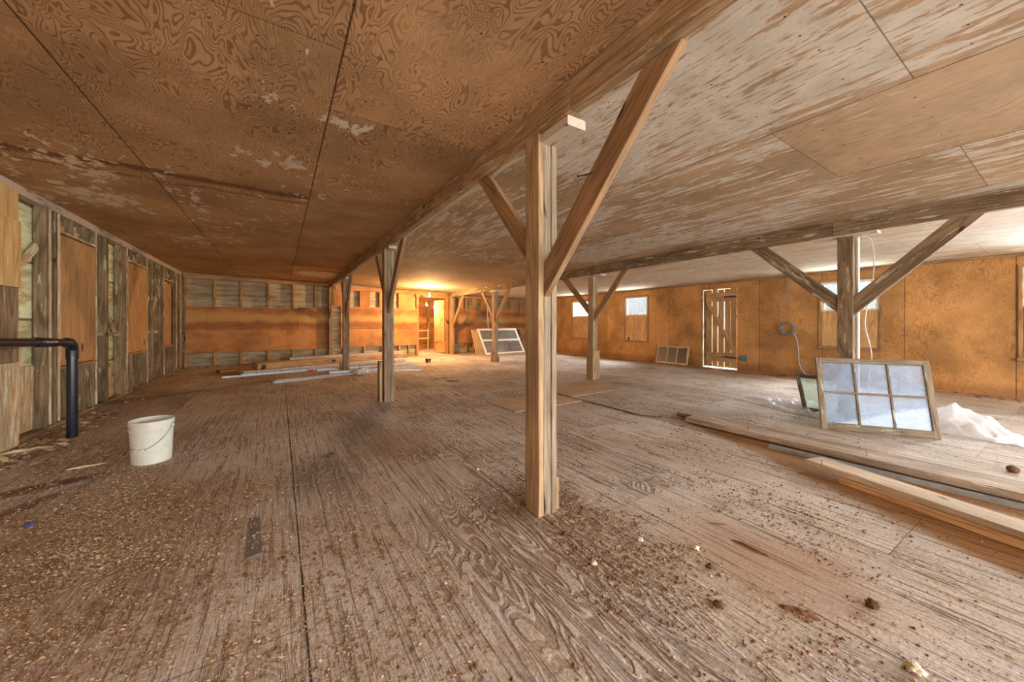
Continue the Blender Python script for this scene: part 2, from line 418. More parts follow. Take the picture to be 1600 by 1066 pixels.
WA_B = sheet('wall_plywood_back', 0, 2, 0.39, 0.62, 0.2, 2.44, (0.50, 0.235, 0.085), (0.38, 0.15, 0.05), 0.4, K=10, sg=0.8, sc=3.0, row=0.6, stain=0.4,
             bands=((2, 1.34, 0.16, 0.6, (0.52, 0.33, 0.12)), (2, 1.12, 0.14, 0.6, (0.20, 0.07, 0.03)), (2, 1.58, 0.10, 0.4, (0.22, 0.08, 0.035))))
WA_L = sheet('wall_plywood_left', 2, 1, 0.59, 1.22, -0.3, 2.9, (0.58, 0.35, 0.15), (0.42, 0.23, 0.09), 0.5, K=14, row=0.0)

def siding(name, c1, c2, axis=2, pitch=0.14, amp=0.3):
    t = NT(name); P = t.sep(t.pos())
    f = t.math('DIVIDE', P[axis], pitch); idx = t.math('FLOOR', f)
    hv = t.white(t.xyz(idx, 2.0, 5.0))[0]
    n = t.noise(t.xyz(t.mul(P[0], 2.5), t.mul(P[1], 2.5), t.mul(P[2], 11.0)), 1.0, 7, 0.66, 0.4)
    c = t.mix(t.step(n, 0.36, 0.60), c2, c1)
    c = t.scalecol(c, t.add(0.88, t.mul(hv, 0.24)))
    e = t.math('ABSOLUTE', t.sub(t.math('FRACT', f), 0.5))
    k = t.step(e, 0.462, 0.49)
    c = t.mix(t.mul(k, 0.8), c, (0.06, 0.045, 0.03))
    t.color(c); t.bump(t.sub(t.mul(n, amp), t.mul(k, 1.5)), 0.4, 0.008)
    return t.m
SID_L = siding('whitewashed_siding', (0.80, 0.84, 0.54), (0.50, 0.43, 0.20), pitch=0.60)
SID_LOW = siding('mottled_siding', (0.55, 0.50, 0.36), (0.26, 0.19, 0.11), pitch=0.35, amp=0.8)
SID_B = siding('back_shiplap', (0.50, 0.42, 0.26), (0.33, 0.25, 0.14), pitch=0.13)

def floor_material():
    t = NT('floor_weathered_plywood'); P = t.sep(t.pos()); x, y = P[0], P[1]
    cw, gl = 1.245, 2.44
    cf = t.math('DIVIDE', t.sub(x, 0.085), cw); ci = t.math('FLOOR', cf)
    gy = t.sub(y, t.mul(t.math('FRACT', t.mul(ci, 0.5)), 2.1))
    gf = t.math('DIVIDE', t.sub(gy, 0.55), gl); gi = t.math('FLOOR', gf)
    hv, hc = t.white(t.xyz(ci, gi, 8.1)); H = t.sep(hc)
    q = t.xyz(t.add(t.mul(y, 1.3), t.mul(H[0], 31)), t.add(t.mul(x, 5.0), t.mul(H[1], 47)), t.mul(H[2], 17))
    n = t.noise(q, 1.0, 2.0, 0.5, 0.6)
    s = t.math('SINE', t.mul(n, 120.0))
    ridge = t.step(s, -0.5, 0.6)
    fmask = t.step(t.noise(t.xyz(t.mul(y, .7), t.mul(x, 1.1), t.mul(H[1], 9)), 1.0, 2), 0.44, 0.68, 0.05, 1.0)
    dx = t.sub(x, 1.15); dy = t.mul(t.sub(y, 1.6), 0.6)
    fmask = t.math('MAXIMUM', fmask, t.step(t.math('SQRT', t.add(t.mul(dx, dx), t.mul(dy, dy))), 0.3, 0.75, 1.0, 0.0))
    fib = t.noise(t.xyz(t.mul(y, 7), t.mul(x, 120), 0), 1.0, 3, 0.6)
    crack = t.noise(t.xyz(t.mul(y, 1.7), t.mul(x, 42), 5.0), 1.0, 4, 0.6, 0.3)
    big = t.noise(t.pos(), 0.9, 5, 0.6); mid = t.noise(t.pos(), 4.2, 6, 0.66); fine = t.noise(t.pos(), 75, 4, 0.7)
    # dust grey against brown wood
    c = t.mix(t.step(big, 0.34, 0.62), (0.47, 0.38, 0.30), (0.57, 0.51, 0.455))
    warm = t.step(y, 6.0, 11.5)
    c = t.mix(t.mul(t.step(mid, 0.42, 0.62), 0.5), c, (0.50, 0.385, 0.285))
    c = t.scalecol(c, t.step(H[2], 0, 1, 0.92, 1.08, False))
    c = t.mix(t.mul(t.mul(t.sub(1.0, ridge), fmask), 0.62), c, (0.17, 0.095, 0.055))
    ck = t.add(t.step(mid, 0.36, 0.6, 0.16, 0.70), t.mul(t.step(x, 0.3, 2.2), 0.35))
    c = t.mix(t.mul(t.step(crack, 0.54, 0.66), ck), c, (0.18, 0.11, 0.065))
    c = t.mix(t.mul(t.step(crack, 0.46, 0.36), 0.35), c, (0.62, 0.56, 0.50))
    c = t.scalecol(c, t.step(fib, 0.25, 0.75, 0.86, 1.10))
    c = t.scalecol(c, t.step(fine, 0.3, 0.7, 0.70, 1.22))
    def spot(sx, sy, rx, ry, k, col, c, ang=0.0):
        ca, sa = math.cos(ang), math.sin(ang)
        dx = t.sub(x, sx); dy = t.sub(y, sy)
        u = t.math('DIVIDE', t.add(t.mul(dx, ca), t.mul(dy, sa)), rx); v = t.math('DIVIDE', t.sub(t.mul(dy, ca), t.mul(dx, sa)), ry)
        d = t.add(t.math('SQRT', t.add(t.mul(u, u), t.mul(v, v))), t.mul(t.sub(mid, 0.5), 1.3))
        return t.mix(t.mul(t.step(d, 0.35, 1.0, 1, 0), k), c, col)
    c = spot(0.75, 4.2, 0.35, 1.3, 0.55, (0.20, 0.155, 0.12), c)           # grey oil marks
    c = spot(0.30, 3.1, 0.35, 0.6, 0.50, (0.17, 0.13, 0.10), c)
    c = spot(1.05, 3.6, 0.45, 0.7, 0.50, (0.27, 0.145, 0.06), c)           # brown wet marks
    c = spot(-0.9, 3.0, 0.8, 0.9, 0.45, (0.33, 0.19, 0.095), c)
    c = spot(-1.5, 3.95, 0.75, 0.13, 0.85, (0.11, 0.03, 0.012), c, 0.35)
    c = spot(-1.45, 3.45, 0.65, 0.10, 0.85, (0.12, 0.035, 0.014), c, 1.0)
    c = spot(-1.9, 8.0, 0.5, 4.0, 0.5, (0.33, 0.17, 0.08), c)
    c = spot(-0.6, 10.9, 1.5, 0.7, 0.8, (0.30, 0.10, 0.03), c)
    c = spot(9.5, 6.0, 0.55, 9.0, 0.75, (0.40, 0.20, 0.065), c)
    c = spot(2.0, 0.85, 0.45, 0.6, 0.5, (0.35, 0.185, 0.095), c)
    # clean orange strip of bare plywood around the lumber
    edge = t.sub(t.add(x, t.mul(t.sub(mid, 0.5), 0.16)), t.add(2.74, t.mul(y, 0.50)))
    k = t.mul(t.step(edge, -0.04, 0.10), t.mul(t.step(x, 4.32, 4.40, 1, 0), t.step(y, 2.45, 2.75, 1, 0)))
    clean = t.mix(t.step(crack, 0.5, 0.75), (0.29, 0.14, 0.045), (0.15, 0.062, 0.02))
    clean = t.scalecol(clean, t.step(fine, 0.3, 0.7, 0.85, 1.1))
    c = t.mix(t.mul(k, 0.92), c, clean)
    # speckled crumbs
    vo = t.n.new('ShaderNodeTexVoronoi'); vo.inputs['Scale'].default_value = 55; t.put(vo.inputs['Vector'], t.pos())
    sp = t.mul(t.step(vo.outputs['Distance'], 0.10, 0.20, 1, 0), t.step(mid, 0.50, 0.60))
    c = t.mix(t.mul(sp, 0.75), c, (0.13, 0.065, 0.035))
    ec = t.mul(t.math('ABSOLUTE', t.sub(t.math('FRACT', cf), 0.5)), cw)
    ec = t.add(ec, t.mul(t.sub(mid, 0.5), 0.008))
    eg = t.mul(t.math('ABSOLUTE', t.sub(t.math('FRACT', gf), 0.5)), gl)
    vis = t.math('MAXIMUM', t.step(big, 0.44, 0.54, 0.9, 0.25), t.step(x, 0.3, 0.5, 1, 0))
    k = t.math('MAXIMUM', t.mul(t.step(ec, cw / 2 - 0.0042, cw / 2 - 0.002), vis), t.mul(t.step(eg, gl / 2 - 0.004, gl / 2 - 0.002), t.mul(vis, 0.45)))
    c = t.mix(t.mul(k, 0.92), c, (0.035, 0.018, 0.010))
    h = t.add(t.mul(t.mul(ridge, fmask), 1.1), t.mul(fib, 0.45))
    h = t.add(h, t.add(t.mul(t.step(crack, 0.50, 0.68), -1.6), t.mul(fine, 0.5)))
    h = t.sub(h, t.mul(k, 2.5))
    t.color(c); t.bump(h, 0.75, 0.008); t.b.inputs['Roughness'].default_value = 0.9
    return t.m
M_FLOOR = floor_material()

# ------------------------------------------------------------------ shell
YB = lambda x: 12.747 + 0.1176 * x          # back wall runs slightly askew
BA = math.atan(0.1176)
XL, XR = -2.12, 9.78
YF = -4.3
fl = MB(); fl.box((-2.3, YF, -0.06), (10.0, 18.2, 0.0)); struct('floor', fl, M_FLOOR)

CEIL = struct('ceiling')
def slab(name, x0, z0, x1, z1, y0, y1, y2, mat):
    mb = MB()
    t = 0.05
    v = [(x0, y0, z0), (x1, y0, z1), (x1, y2, z1), (x0, y1, z0)]
    mb.v = v + [(a, b, c + t) for a, b, c in v]
    mb.f = [(0, 1, 2, 3), (4, 7, 6, 5), (0, 4, 5, 1), (1, 5, 6, 2), (2, 6, 7, 3), (3, 7, 4, 0)]
    return obj(name, mb, mat, CEIL)
slab('ceiling_bay', -2.3, 2.50, 1.36, 2.455, YF, YB(-2.3) + .12, YB(1.36) + .12, CE_L)
slab('ceiling_bay', 1.36, 2.455, 5.56, 2.35, YF, YB(1.36) + .12, YB(5.56) + .12, CE_M)
slab('ceiling_bay', 5.56, 2.35, 9.9, 2.27, YF, YB(5.56) + .12, YB(9.9) + .12, CE_R)

# --- left wall: whitewashed siding seen between the studs
WL = struct('wall_left')
mb = MB(); mb.box((-2.27, YF, 0.55), (-2.225, 12.6, 2.5)); obj('siding', mb, SID_L, WL)
mb = MB(); mb.box((-2.27, YF, 0.0), (-2.215, 12.6, 0.55)); obj('low_siding', mb, SID_LOW, WL)
board('top_plate', (-2.168, YF, 2.455), (-2.168, 12.5, 2.455), 0.09, 0.085, M_BEAMW, WL)
board('sole_plate', (-2.168, YF, 0.02), (-2.168, 12.5, 0.02), 0.09, 0.04, M_STUD, WL)
def stud(parent, x, y, z0, z1, mat, name='stud', d=0.092, w=0.04):
    return board(name, (x, y, z0), (x, y, z1), w, d, mat, parent, up=(1, 0, 0))
for y in (5.50, 6.03, 6.23, 7.22, 7.69, 8.30, 8.43, 9.52, 9.98, 10.5, 10.72, 11.63, 11.84, 12.28, 12.42):
    wd = 0.045 if y not in (7.69, 8.30) else 0.06
    stud(WL, -2.168, y, 0.04, 2.41, M_STUD, w=wd)
# pale strips painting in the light on the studs' inner edges
for y in (6.075, 6.265, 7.27, 8.47, 9.56, 10.76, 11.88, 12.33):
    board('lit_edge_strip', (-2.115, y, 0.06), (-2.115, y, 2.40), 0.022, 0.018, M_STUDL, WL, up=(1, 0, 0))
for y in (6.62, 6.98, 8.75, 9.15, 11.05, 11.35):
    stud(WL, -2.168, y, 0.04, 0.68, M_STUD, 'cripple_stud')
    stud(WL, -2.168, y, 2.20, 2.41, M_STUD, 'cripple_stud')
for (a, b, zt) in ((6.27, 7.20, 2.17), (8.49, 9.49, 2.17), (10.78, 11.60, 2.10)):
    board('window_header', (-2.155, a, zt + .035), (-2.155, b, zt + .035), 0.11, 0.03, M_STUDL, WL)
    board('window_sill', (-2.15, a, 0.655), (-2.15, b, 0.655), 0.12, 0.03, M_STUDO, WL)
for y0 in (6.30, 6.67, 8.52, 8.88, 10.80, 11.12):
    mb = MB(); mb.box((-2.20, y0, 2.215), (-2.135, y0 + 0.16, 2.29)); mb.box((-2.205, y0 + .01, 2.295), (-2.15, y0 + 0.13, 2.36)); obj('pale_block', mb, M_STUDL, WL, bevel=0.006)
for y0, y1, z in ((5.52, 6.01, 0.98), (7.29, 7.66, 1.02), (7.72, 8.27, 1.0), (9.6, 9.95, 1.0), (10.0, 10.48, 1.0)):
    board('nogging', (-2.185, y0, z), (-2.185, y1, z), 0.05, 0.06, M_STUDL, WL)
# let-in diagonal braces
for (y0, z0, y1, z1) in ((5.52, 1.57, 5.99, 1.98), (7.3, 1.55, 7.66, 1.05), (7.74, 1.42, 8.27, 0.98), (9.6, 1.35, 9.95, 1.7), (10.05, 1.3, 10.46, 1.7)):
    board('diagonal_brace', (-2.185, y0, z0), (-2.185, y1, z1), 0.075, 0.03, M_STUDL, WL, up=(1, 0, 0))
# short boards against the siding near the floor
for y0, y1, z0, z1 in ((5.55, 5.75, 0.05, 0.95), (5.78, 5.98, 0.05, 0.72), (7.3, 7.45, 0.04, 0.4), (7.8, 8.1, 0.04, 0.5)):
    board('patch_board', (-2.205, (y0 + y1) / 2, z0), (-2.205, (y0 + y1) / 2, z1), y1 - y0, 0.02, M_STUDL, WL, up=(1, 0, 0))

def cover(name, x, y0, y1, z0, z1, mat, label, t=0.014, parent=None):
    o = board(name, (x, (y0 + y1) / 2, z0), (x, (y0 + y1) / 2, z1), y1 - y0, t, mat, parent, up=(1, 0, 0), wear=0.0006)
    if label: o['label'] = label
    return o
cover('plywood_panel', -2.108, 6.27, 7.18, 0.68, 2.17, M_PANEL, 'large orange plywood panel over the left wall opening right behind the black pipe', parent=WL)
cover('plywood_panel', -2.108, 8.50, 9.48, 0.68, 2.17, M_PANEL, 'middle of three orange plywood panels in the left stud wall', parent=WL)
cover('plywood_panel', -2.108, 10.79, 11.30, 0.68, 2.05, M_PANEL, 'narrow orange plywood panel in the left stud wall nearest the back corner', parent=WL)
mb = MB(); mb.box((-2.21, 11.30, 0.68), (-2.13, 11.58, 2.05)); obj('opening_shade_block', mb, M_DARK, WL)  # near-black solid block paints in the shade of an opening
cover('plywood_board', -2.108, 3.6, 5.47, 2.13, 2.42, M_PANELY, 'short yellowish plywood piece at top of left wall beside photo edge', parent=WL)
cover('plywood_board', -2.104, 3.6, 5.50, 1.50, 2.13, M_PANELY, 'bright yellow plywood board above the black pipe on the left wall', parent=WL)
cover('plywood_board', -2.108, 3.6, 5.45, 0.80, 1.495, M_STUD, 'dark grimy board behind the horizontal black pipe on the left wall', parent=WL)
cover('plywood_board', -2.104, 3.6, 5.47, 0.0, 0.795, M_STUDL, 'pale mottled wall board standing on floor at far left edge', parent=WL)
mb = MB(); mb.box((-2.12, YF, 0.0), (-2.10, 3.6, 2.42)); obj('plywood_lining', mb, WA_L, WL)

# --- back wall (skewed): local x along wall, local y into the wall
WB = struct('wall_back', loc=(0, 12.747, 0), rz=BA)
def bx(x): return x / math.cos(BA)          # world x on the wall line -> local x
mb = MB()
mb.box((bx(-2.3), 0.13, 0), (bx(4.30), 0.16, 2.52)); mb.box((bx(5.5), 0.13, 0), (bx(9.95), 0.16, 2.42)); mb.box((bx(4.2), 0.13, 2.19), (bx(5.6), 0.16, 2.45))
obj('shiplap', mb, SID_B, WB)
def bstud(x, z0, z1, mat=M_STUDO, w=0.05, name='stud'):
    return board(name, (bx(x), 0.06, z0), (bx(x), 0.06, z1), w, 0.12, mat, WB, up=(0, 1, 0))
for x in (-2.05, -1.47, -0.90, -0.28, 0.34, 0.94, 1.33): bstud(x, 0.04, 2.42)
for x in (1.75, 2.4, 3.0, 3.6): bstud(x, 0.04, 2.36, w=0.06)
bstud(4.28, 0.0, 2.32, M_STUDO, 0.09); bstud(5.50, 0.0, 2.30, M_STUDO, 0.10); bstud(3.95, 0.04, 2.3, w=0.05)
for x in (6.35, 6.7, 7.2, 7.9, 8.6, 9.2, 9.7): bstud(x, 0.04, 2.3, w=0.06)
board('top_plate', (bx(-2.1), 0.06, 2.40), (bx(1.3), 0.06, 2.40), 0.12, 0.10, M_STUDO, WB)
board('top_plate', (bx(1.5), 0.06, 2.33), (bx(5.5), 0.06, 2.31), 0.12, 0.12, M_STUDO, WB)
board('top_plate', (bx(5.6), 0.06, 2.26), (bx(9.75), 0.06, 2.22), 0.12, 0.09, M_STUDO, WB)
board('sole_plate', (bx(-2.1), 0.06, 0.02), (bx(4.2), 0.06, 0.02), 0.12, 0.04, M_STUD, WB)
board('sole_plate', (bx(5.6), 0.06, 0.02), (bx(9.75), 0.06, 0.02), 0.12, 0.04, M_STUD, WB)
def bply(x0, x1, z0, z1, y=-0.014):
    mb = MB(); mb.box((bx(x0), y, z0), (bx(x1), 0.0, z1)); return obj('plywood_sheet', mb, WA_B, WB)
bply(-2.05, 1.30, 0.39, 1.01); bply(-2.05, 0.46, 1.013, 1.62); bply(0.465, 1.30, 1.013, 1.66, -0.016)
bply(1.66, 4.25, 0.40, 1.02); bply(1.66, 4.25, 1.023, 1.73)
bply(5.62, 9.75, 0.38, 1.08); bply(5.62, 9.75, 1.083, 1.78)
for a, b in ((1.45, 1.94), (2.24, 2.57), (2.89, 3.34), (3.56, 4.12)):   # boards closing parts of the upper gap
    mb = MB(); mb.box((bx(a), -0.012, 1.735), (bx(b), 0.0, 2.28)); obj('gap_board', mb, WA_B, WB)
mb = MB(); mb.box((bx(1.66), -0.013, 2.25), (bx(4.25), 0.0, 2.36)); obj('gap_board', mb, WA_B, WB)
for a, b in ((5.97, 6.21), (6.60, 6.85), (8.58, 8.82)):
    board('gap_board', (bx((a + b) / 2), -0.012, 1.79), (bx((a + b) / 2), -0.012, 2.25), b - a, 0.02, M_STUDO, WB, up=(0, 1, 0))
board('header', (bx(4.2), 0.05, 2.22), (bx(5.6), 0.05, 2.20), 0.14, 0.09, M_STUDO, WB)
board('diagonal_brace', (bx(6.75), -0.03, 1.80), (bx(7.25), -0.03, 1.35), 0.07, 0.03, M_STUD, WB, up=(0, 1, 0))
board('diagonal_brace', (bx(6.05), -0.03, 0.95), (bx(6.45), -0.03, 1.55), 0.06, 0.03, M_STUD, WB, up=(0, 1, 0))

# --- the small room beyond the doorway
WN = struct('wall_inner')
mb = MB(); mb.box((3.3, 17.2, 0), (7.2, 17.3, 2.5)); mb.box((3.3, 13.4, 0), (3.36, 17.2, 2.5)); mb.box((7.1, 13.7, 0), (7.2, 17.2, 2.5))
obj('inner_plywood', mb, WA_B, WN)
mb = MB(); mb.box((3.3, 13.3, 2.42), (7.2, 17.3, 2.47)); obj('inner_ceiling', mb, CE_R, WN)
board('inner_stud', (6.05, 17.14, 0), (6.05, 17.14, 2.42), 0.12, 0.08, M_STUD, WN, up=(0, 1, 0))
# --- doorway with plank door folded back into the far room
D2 = struct('door_2')
for k in range(5):
    t0 = 0.02 + k * 0.165
    ang = math.radians(83)
    c = Vector((5.42, 13.50, 0)); dv = Vector((-math.cos(ang), math.sin(ang), 0))
    p = c + dv * (t0 + 0.08)
    board('plank', (p.x, p.y, 0.06), (p.x, p.y, 2.10), 0.155, 0.022, M_DOORIN, D2, up=(math.sin(ang), math.cos(ang), 0))
nn = Vector((-math.sin(ang), -math.cos(ang), 0))
for z in (0.5, 1.85):
    a = c + dv * 0.03 + nn * 0.024; b = c + dv * 0.82 + nn * 0.024
    board('ledger', (a.x, a.y, z), (b.x, b.y, z), 0.12, 0.022, M_DOORIN, D2, up=tuple(nn))
p = c + dv * 0.72 + nn * 0.05
mb = MB(); mb.tube([(p.x, p.y, 1.0), (p.x + nn.x * .05, p.y + nn.y * .05, 1.03), (p.x + nn.x * .05, p.y + nn.y * .05, 1.15), (p.x, p.y, 1.18)], 0.010)
obj('door_handle', mb, M_DARKMETAL, D2, smooth=True)

# --- right wall with windows and plank door
WR = struct('wall_right')
mb = MB()
holes = sorted([(a, b, WZ[0], WZ[1]) for a, b in WINS] + [(4.83, 5.76, 0.0, 2.08)])
y = YF
for a, b, z0, z1 in holes:
    mb.box((XR, y, 0), (XR + 0.10, a, 2.30))
    if z0 > 0: mb.box((XR, a, 0), (XR + 0.10, b, z0))
    mb.box((XR, a, z1), (XR + 0.10, b, 2.30)); y = b
mb.box((XR, y, 0), (XR + 0.10, YB(XR) + 0.1, 2.30))
obj('wall_sheathing', mb, WA_R, WR)
board('top_trim', (XR - 0.012, YF, 2.245), (XR - 0.012, 13.8, 2.245), 0.02, 0.05, M_TRIM, WR)
board('batten', (XR - 0.008, 9.9, 0.0), (XR - 0.008, 9.9, 2.2), 0.05, 0.014, M_TRIM, WR, up=(1, 0, 0))
board('batten', (XR - 0.006, 7.20, 0.0), (XR - 0.006, 7.20, 2.2), 0.03, 0.010, M_PANEL, WR, up=(1, 0, 0))
for i, (a, b) in enumerate(WINS[:4]):
    W = struct('window_%d' % (i + 1))
    z0, z1 = WZ; f = 0.055
    def bar(nm, ya, za, yb, zb, w_, mat, x=XR + 0.03, th=0.05): 
        return board(nm, (x, ya, za), (x, yb, zb), w_, th, mat, W, up=(1, 0, 0))
    bar('window_frame', a + f / 2, z0, a + f / 2, z1, f, M_TRIMW); bar('window_frame', b - f / 2, z0, b - f / 2, z1, f, M_TRIMW)
    bar('window_frame', a, z0 + f / 2, b, z0 + f / 2, f, M_TRIMW); bar('window_frame', a, z1 - f / 2, b, z1 - f / 2, f, M_TRIMW)
    mb = MB(); mb.box((XR + 0.035, a + f, z0 + f), (XR + 0.039, b - f, z1 - f)); obj('pane', mb, M_GLASS_WIN, W)
    # the trim that runs on down around the covered lower sash
    lo = 0.60 if i != 2 else 0.66
    bar('trim_strip', a - 0.02, lo, a - 0.02, z1 + 0.03, 0.04, M_TRIM, XR - 0.012, 0.022)
    bar('trim_strip', b + 0.02, lo, b + 0.02, z1 + 0.03, 0.04, M_TRIM, XR - 0.012, 0.022)
    bar('trim_strip', a - 0.04, z1 + 0.03, b + 0.04, z1 + 0.03, 0.04, M_TRIM, XR - 0.012, 0.022)
    bar('lower_panel', (a + b) / 2, lo + 0.03, (a + b) / 2, z0 + 0.01, b - a - 0.02, M_PANEL, XR - 0.004, 0.008)
    board('window_sill', (XR - 0.025, a - 0.05, lo), (XR - 0.025, b + 0.05, lo), 0.05, 0.04, M_TRIM, W)
D1 = struct('door_1')
ys = [4.85, 5.0, 5.165, 5.325, 5.485]
for k, yy in enumerate(ys):
    gap = (0.006, 0.016, 0.006, 0.016, 0.004)[k]
    board('plank', (XR + 0.03, yy + 0.075, 0.03 + 0.02 * (k % 2)), (XR + 0.03, yy + 0.075, 2.078 - 0.008 * (k % 3)), 0.155 - gap, 0.022, M_DOOR, D1, up=(1, 0, 0))
board('plank', (XR + 0.045, 5.665, 0.02), (XR + 0.045, 5.665, 2.06), 0.10, 0.03, M_STUD, D1, up=(1, 0, 0))
board('ledger', (XR + 0.008, 4.84, 1.87), (XR + 0.008, 5.63, 1.87), 0.024, 0.24, M_DOOR, D1)
board('ledger', (XR + 0.008, 4.84, 0.29), (XR + 0.008, 5.63, 0.29), 0.024, 0.24, M_DOOR, D1)
board('diagonal_brace', (XR + 0.008, 5.58, 1.74), (XR + 0.008, 4.90, 0.42), 0.10, 0.022, M_DOOR, D1, up=(1, 0, 0))
for z in (0.3, 1.86):
    mb = MB(); mb.box((XR - 0.008, 4.84, z - .02), (XR - 0.004, 5.15, z + .02)); obj('hinge', mb, M_DARKMETAL, D1)
board('door_jamb', (XR + 0.04, 5.745, 0.0), (XR + 0.04, 5.745, 2.1), 0.030, 0.08, M_STUD, D1, up=(1, 0, 0))
mb = MB(); mb.box((XR - 0.03, 4.58, 0.24), (XR, 4.77, 0.37)); tag(obj('outlet_box', mb, M_GREENBOX, bevel=0.006), 'small grey green metal plate low on wall beside plank door', 'plate')

# --- beams
def beam(name, x, z0, z1, w_, y0, y1, label, bm_=None):
    b = thing(name, (x, y0, z0), label, 'beam')
    n = 3; L = (y1 - y0) / n
    for i in range(n):
        board('beam_board', (-w_ / 4, L * i, (z1 - z0) / 2), (-w_ / 4, L * (i + 1) - 0.004, (z1 - z0) / 2), w_ / 2, z1 - z0, bm_ or M_BEAM, b, wear=0.003)
    for i in range(2):
        L2 = (y1 - y0) / 2
        board('beam_board', (w_ / 4 + .003, L2 * i, (z1 - z0) / 2 + .012), (w_ / 4 + .003, L2 * (i + 1) - 0.004, (z1 - z0) / 2 + .012), w_ / 2, z1 - z0 - .024, M_BEAMW, b, wear=0.003)
    return b
B1 = beam('ceiling_beam', 1.365, 2.29, 2.452, 0.13, YF + 0.1, YB(1.36) - 0.05, 'long peeling ceiling beam between dark and whitewashed ceilings carrying the nearest post')
board('ledger', (0.105, 0, 0.125), (0.105, 16.8, 0.125), 0.07, 0.055, M_BEAMW, B1)
B2 = beam('ceiling_beam', 5.56, 2.185, 2.35, 0.13, YF + 0.1, YB(5.56) - 0.05, 'brown ceiling beam farther right carrying the post behind the six pane sash', M_BEAMD)

# --- posts with braces
def post(name, x, y, ztop, boards, label, w_=0.14, d=0.14, lean=0.0, braces=(), blocks=(), cap=None, mat=M_POST, bmat=None, group='timber posts under the beams'):
    """x,y = near left corner; boards are laminated along x"""
    p = thing(name, (x, y, 0), label, 'post', group)
    cx = 0.0
    for i, bw in enumerate(boards):
        dy = (0.0, 0.004, -0.002, 0.003)[i % 4]
        board('post_board', (cx + bw / 2 + 0.012 * 0, d / 2 + dy, 0), (cx + bw / 2 + lean, d / 2 + dy, ztop - (0.001 * i)), bw - 0.002, d, mat if i == 0 else M_POSTG, p, up=(0, 1, 0), wear=0.002)
        cx += bw
    mid = cx / 2
    for (y0, z0, y1, z1, bw, bt, xo) in braces:
        s = 1 if y1 > y0 else -1
        ang = math.atan2(z1 - z0, abs(y1 - y0))
        # end cuts: top flat against the beam, bottom plumb against the post
        u = Vector((0, y1 - y0, z1 - z0)).normalized()
        yv = Vector((1, 0, 0)).cross(u)
        ct = -(yv.z / u.z); cb = -(yv.y / u.y)
        cb = max(-3, min(3, cb)) 
        board('brace', (mid + xo, y0, z0), (mid + xo, y1, z1), bw, bt, bmat or M_BRACE, p, up=(1, 0, 0), cut=(cb, ct))
    for (bx0, by0, bz0, bx1, by1, bz1) in blocks:
        o = board('base_block', ((bx0 + bx1) / 2, (by0 + by1) / 2, bz0), ((bx0 + bx1) / 2, (by0 + by1) / 2, bz1), abs(bx1 - bx0), abs(by1 - by0), mat, p, up=(0, 1, 0))
    if cap:
        y0, y1, z0, z1, x0, x1 = cap
        board('cap_block', ((x0 + x1) / 2, y0, (z0 + z1) / 2), ((x0 + x1) / 2, y1, (z0 + z1) / 2), x1 - x0, z1 - z0, M_BEAMW, p)
    return p
P1 = post('timber_post', 1.30, 1.765, 2.288, (0.042, 0.056, 0.042), 'nearest and tallest looking timber post standing in the middle of the floor',
     braces=[(0.0, 1.42, -0.80, 2.28, 0.14, 0.042, -0.005), (0.14, 1.60, 0.77, 2.28, 0.12, 0.042, -0.012)],
     blocks=[(0.141, 0.02, 0, 0.175, 0.13, 0.20)], cap=(-0.24, 0.0, 2.235, 2.288, 0.02, 0.15))
nb = MB(); nb.tube([(0.03, -0.31, 1.93), (0.055, -0.45, 1.915)], 0.0035, 6); nb.tube([(0.027, -0.308, 1.93), (0.03, -0.312, 1.93)], 0.007, 8)
obj('long_nail', nb, M_NAIL, P1)
post('timber_post', 1.31, 5.62, 2.288, (0.042, 0.056, 0.042), 'second post back on the left beam, short plank nailed to its left side',
     braces=[(0.0, 1.42, -0.75, 2.28, 0.14, 0.042, 0), (0.14, 1.5, 0.78, 2.28, 0.13, 0.042, 0)],
     blocks=[(-0.062, 0.02, 0, -0.024, 0.16, 0.60), (0.141, 0.03, 0, 0.165, 0.12, 0.22)], cap=(-0.2, 0.3, 2.25, 2.288, 0.02, 0.13))
post('timber_post', 1.31, 9.78, 2.288, (0.042, 0.056, 0.042), 'timber post rising behind the pile of rails and panels',
     braces=[(0.0, 1.42, -0.7, 2.28, 0.14, 0.042, 0), (0.14, 1.42, 0.75, 2.28, 0.13, 0.042, 0)],
     blocks=[(-0.062, 0.02, 0, -0.024, 0.14, 0.22)], cap=(-0.2, 0.3, 2.25, 2.288, 0.02, 0.13))
post('timber_post', 1.30, YB(1.36) - 0.20, 2.288, (0.045, 0.055), 'half post against the back wall at the far end of the left beam',
     braces=[(0.0, 1.45, -0.6, 2.28, 0.12, 0.042, 0)])
PC = post('timber_post', 5.495, 1.465, 2.183, (0.10, 0.04), 'dark brown post on the right behind the leaning six pane sash',
     braces=[(0.0, 1.36, -0.82, 2.18, 0.15, 0.045, -0.03), (0.14, 1.38, 0.98, 2.18, 0.14, 0.045, -0.03)], cap=(-0.2, 0.38, 2.155, 2.183, 0.0, 0.14), mat=M_DARKT, bmat=M_DARKT)
board('painted_strip', (0.125, -0.012, 0.0), (0.125, -0.012, 2.15), 0.045, 0.02, M_TRIMW, PC, up=(0, 1, 0))
post('timber_post', 5.495, 5.56, 2.183, (0.07, 0.07), 'post with a thick square wooden base in front of the right wall windows',
     braces=[(0.0, 1.30, -0.80, 2.18, 0.12, 0.045, -0.02), (0.14, 1.42, 0.93, 2.18, 0.12, 0.045, -0.02)],
     blocks=[(-0.03, -0.03, 0, 0.17, 0.16, 0.60)], cap=(-0.22, 0.4, 2.14, 2.183, 0.0, 0.15))
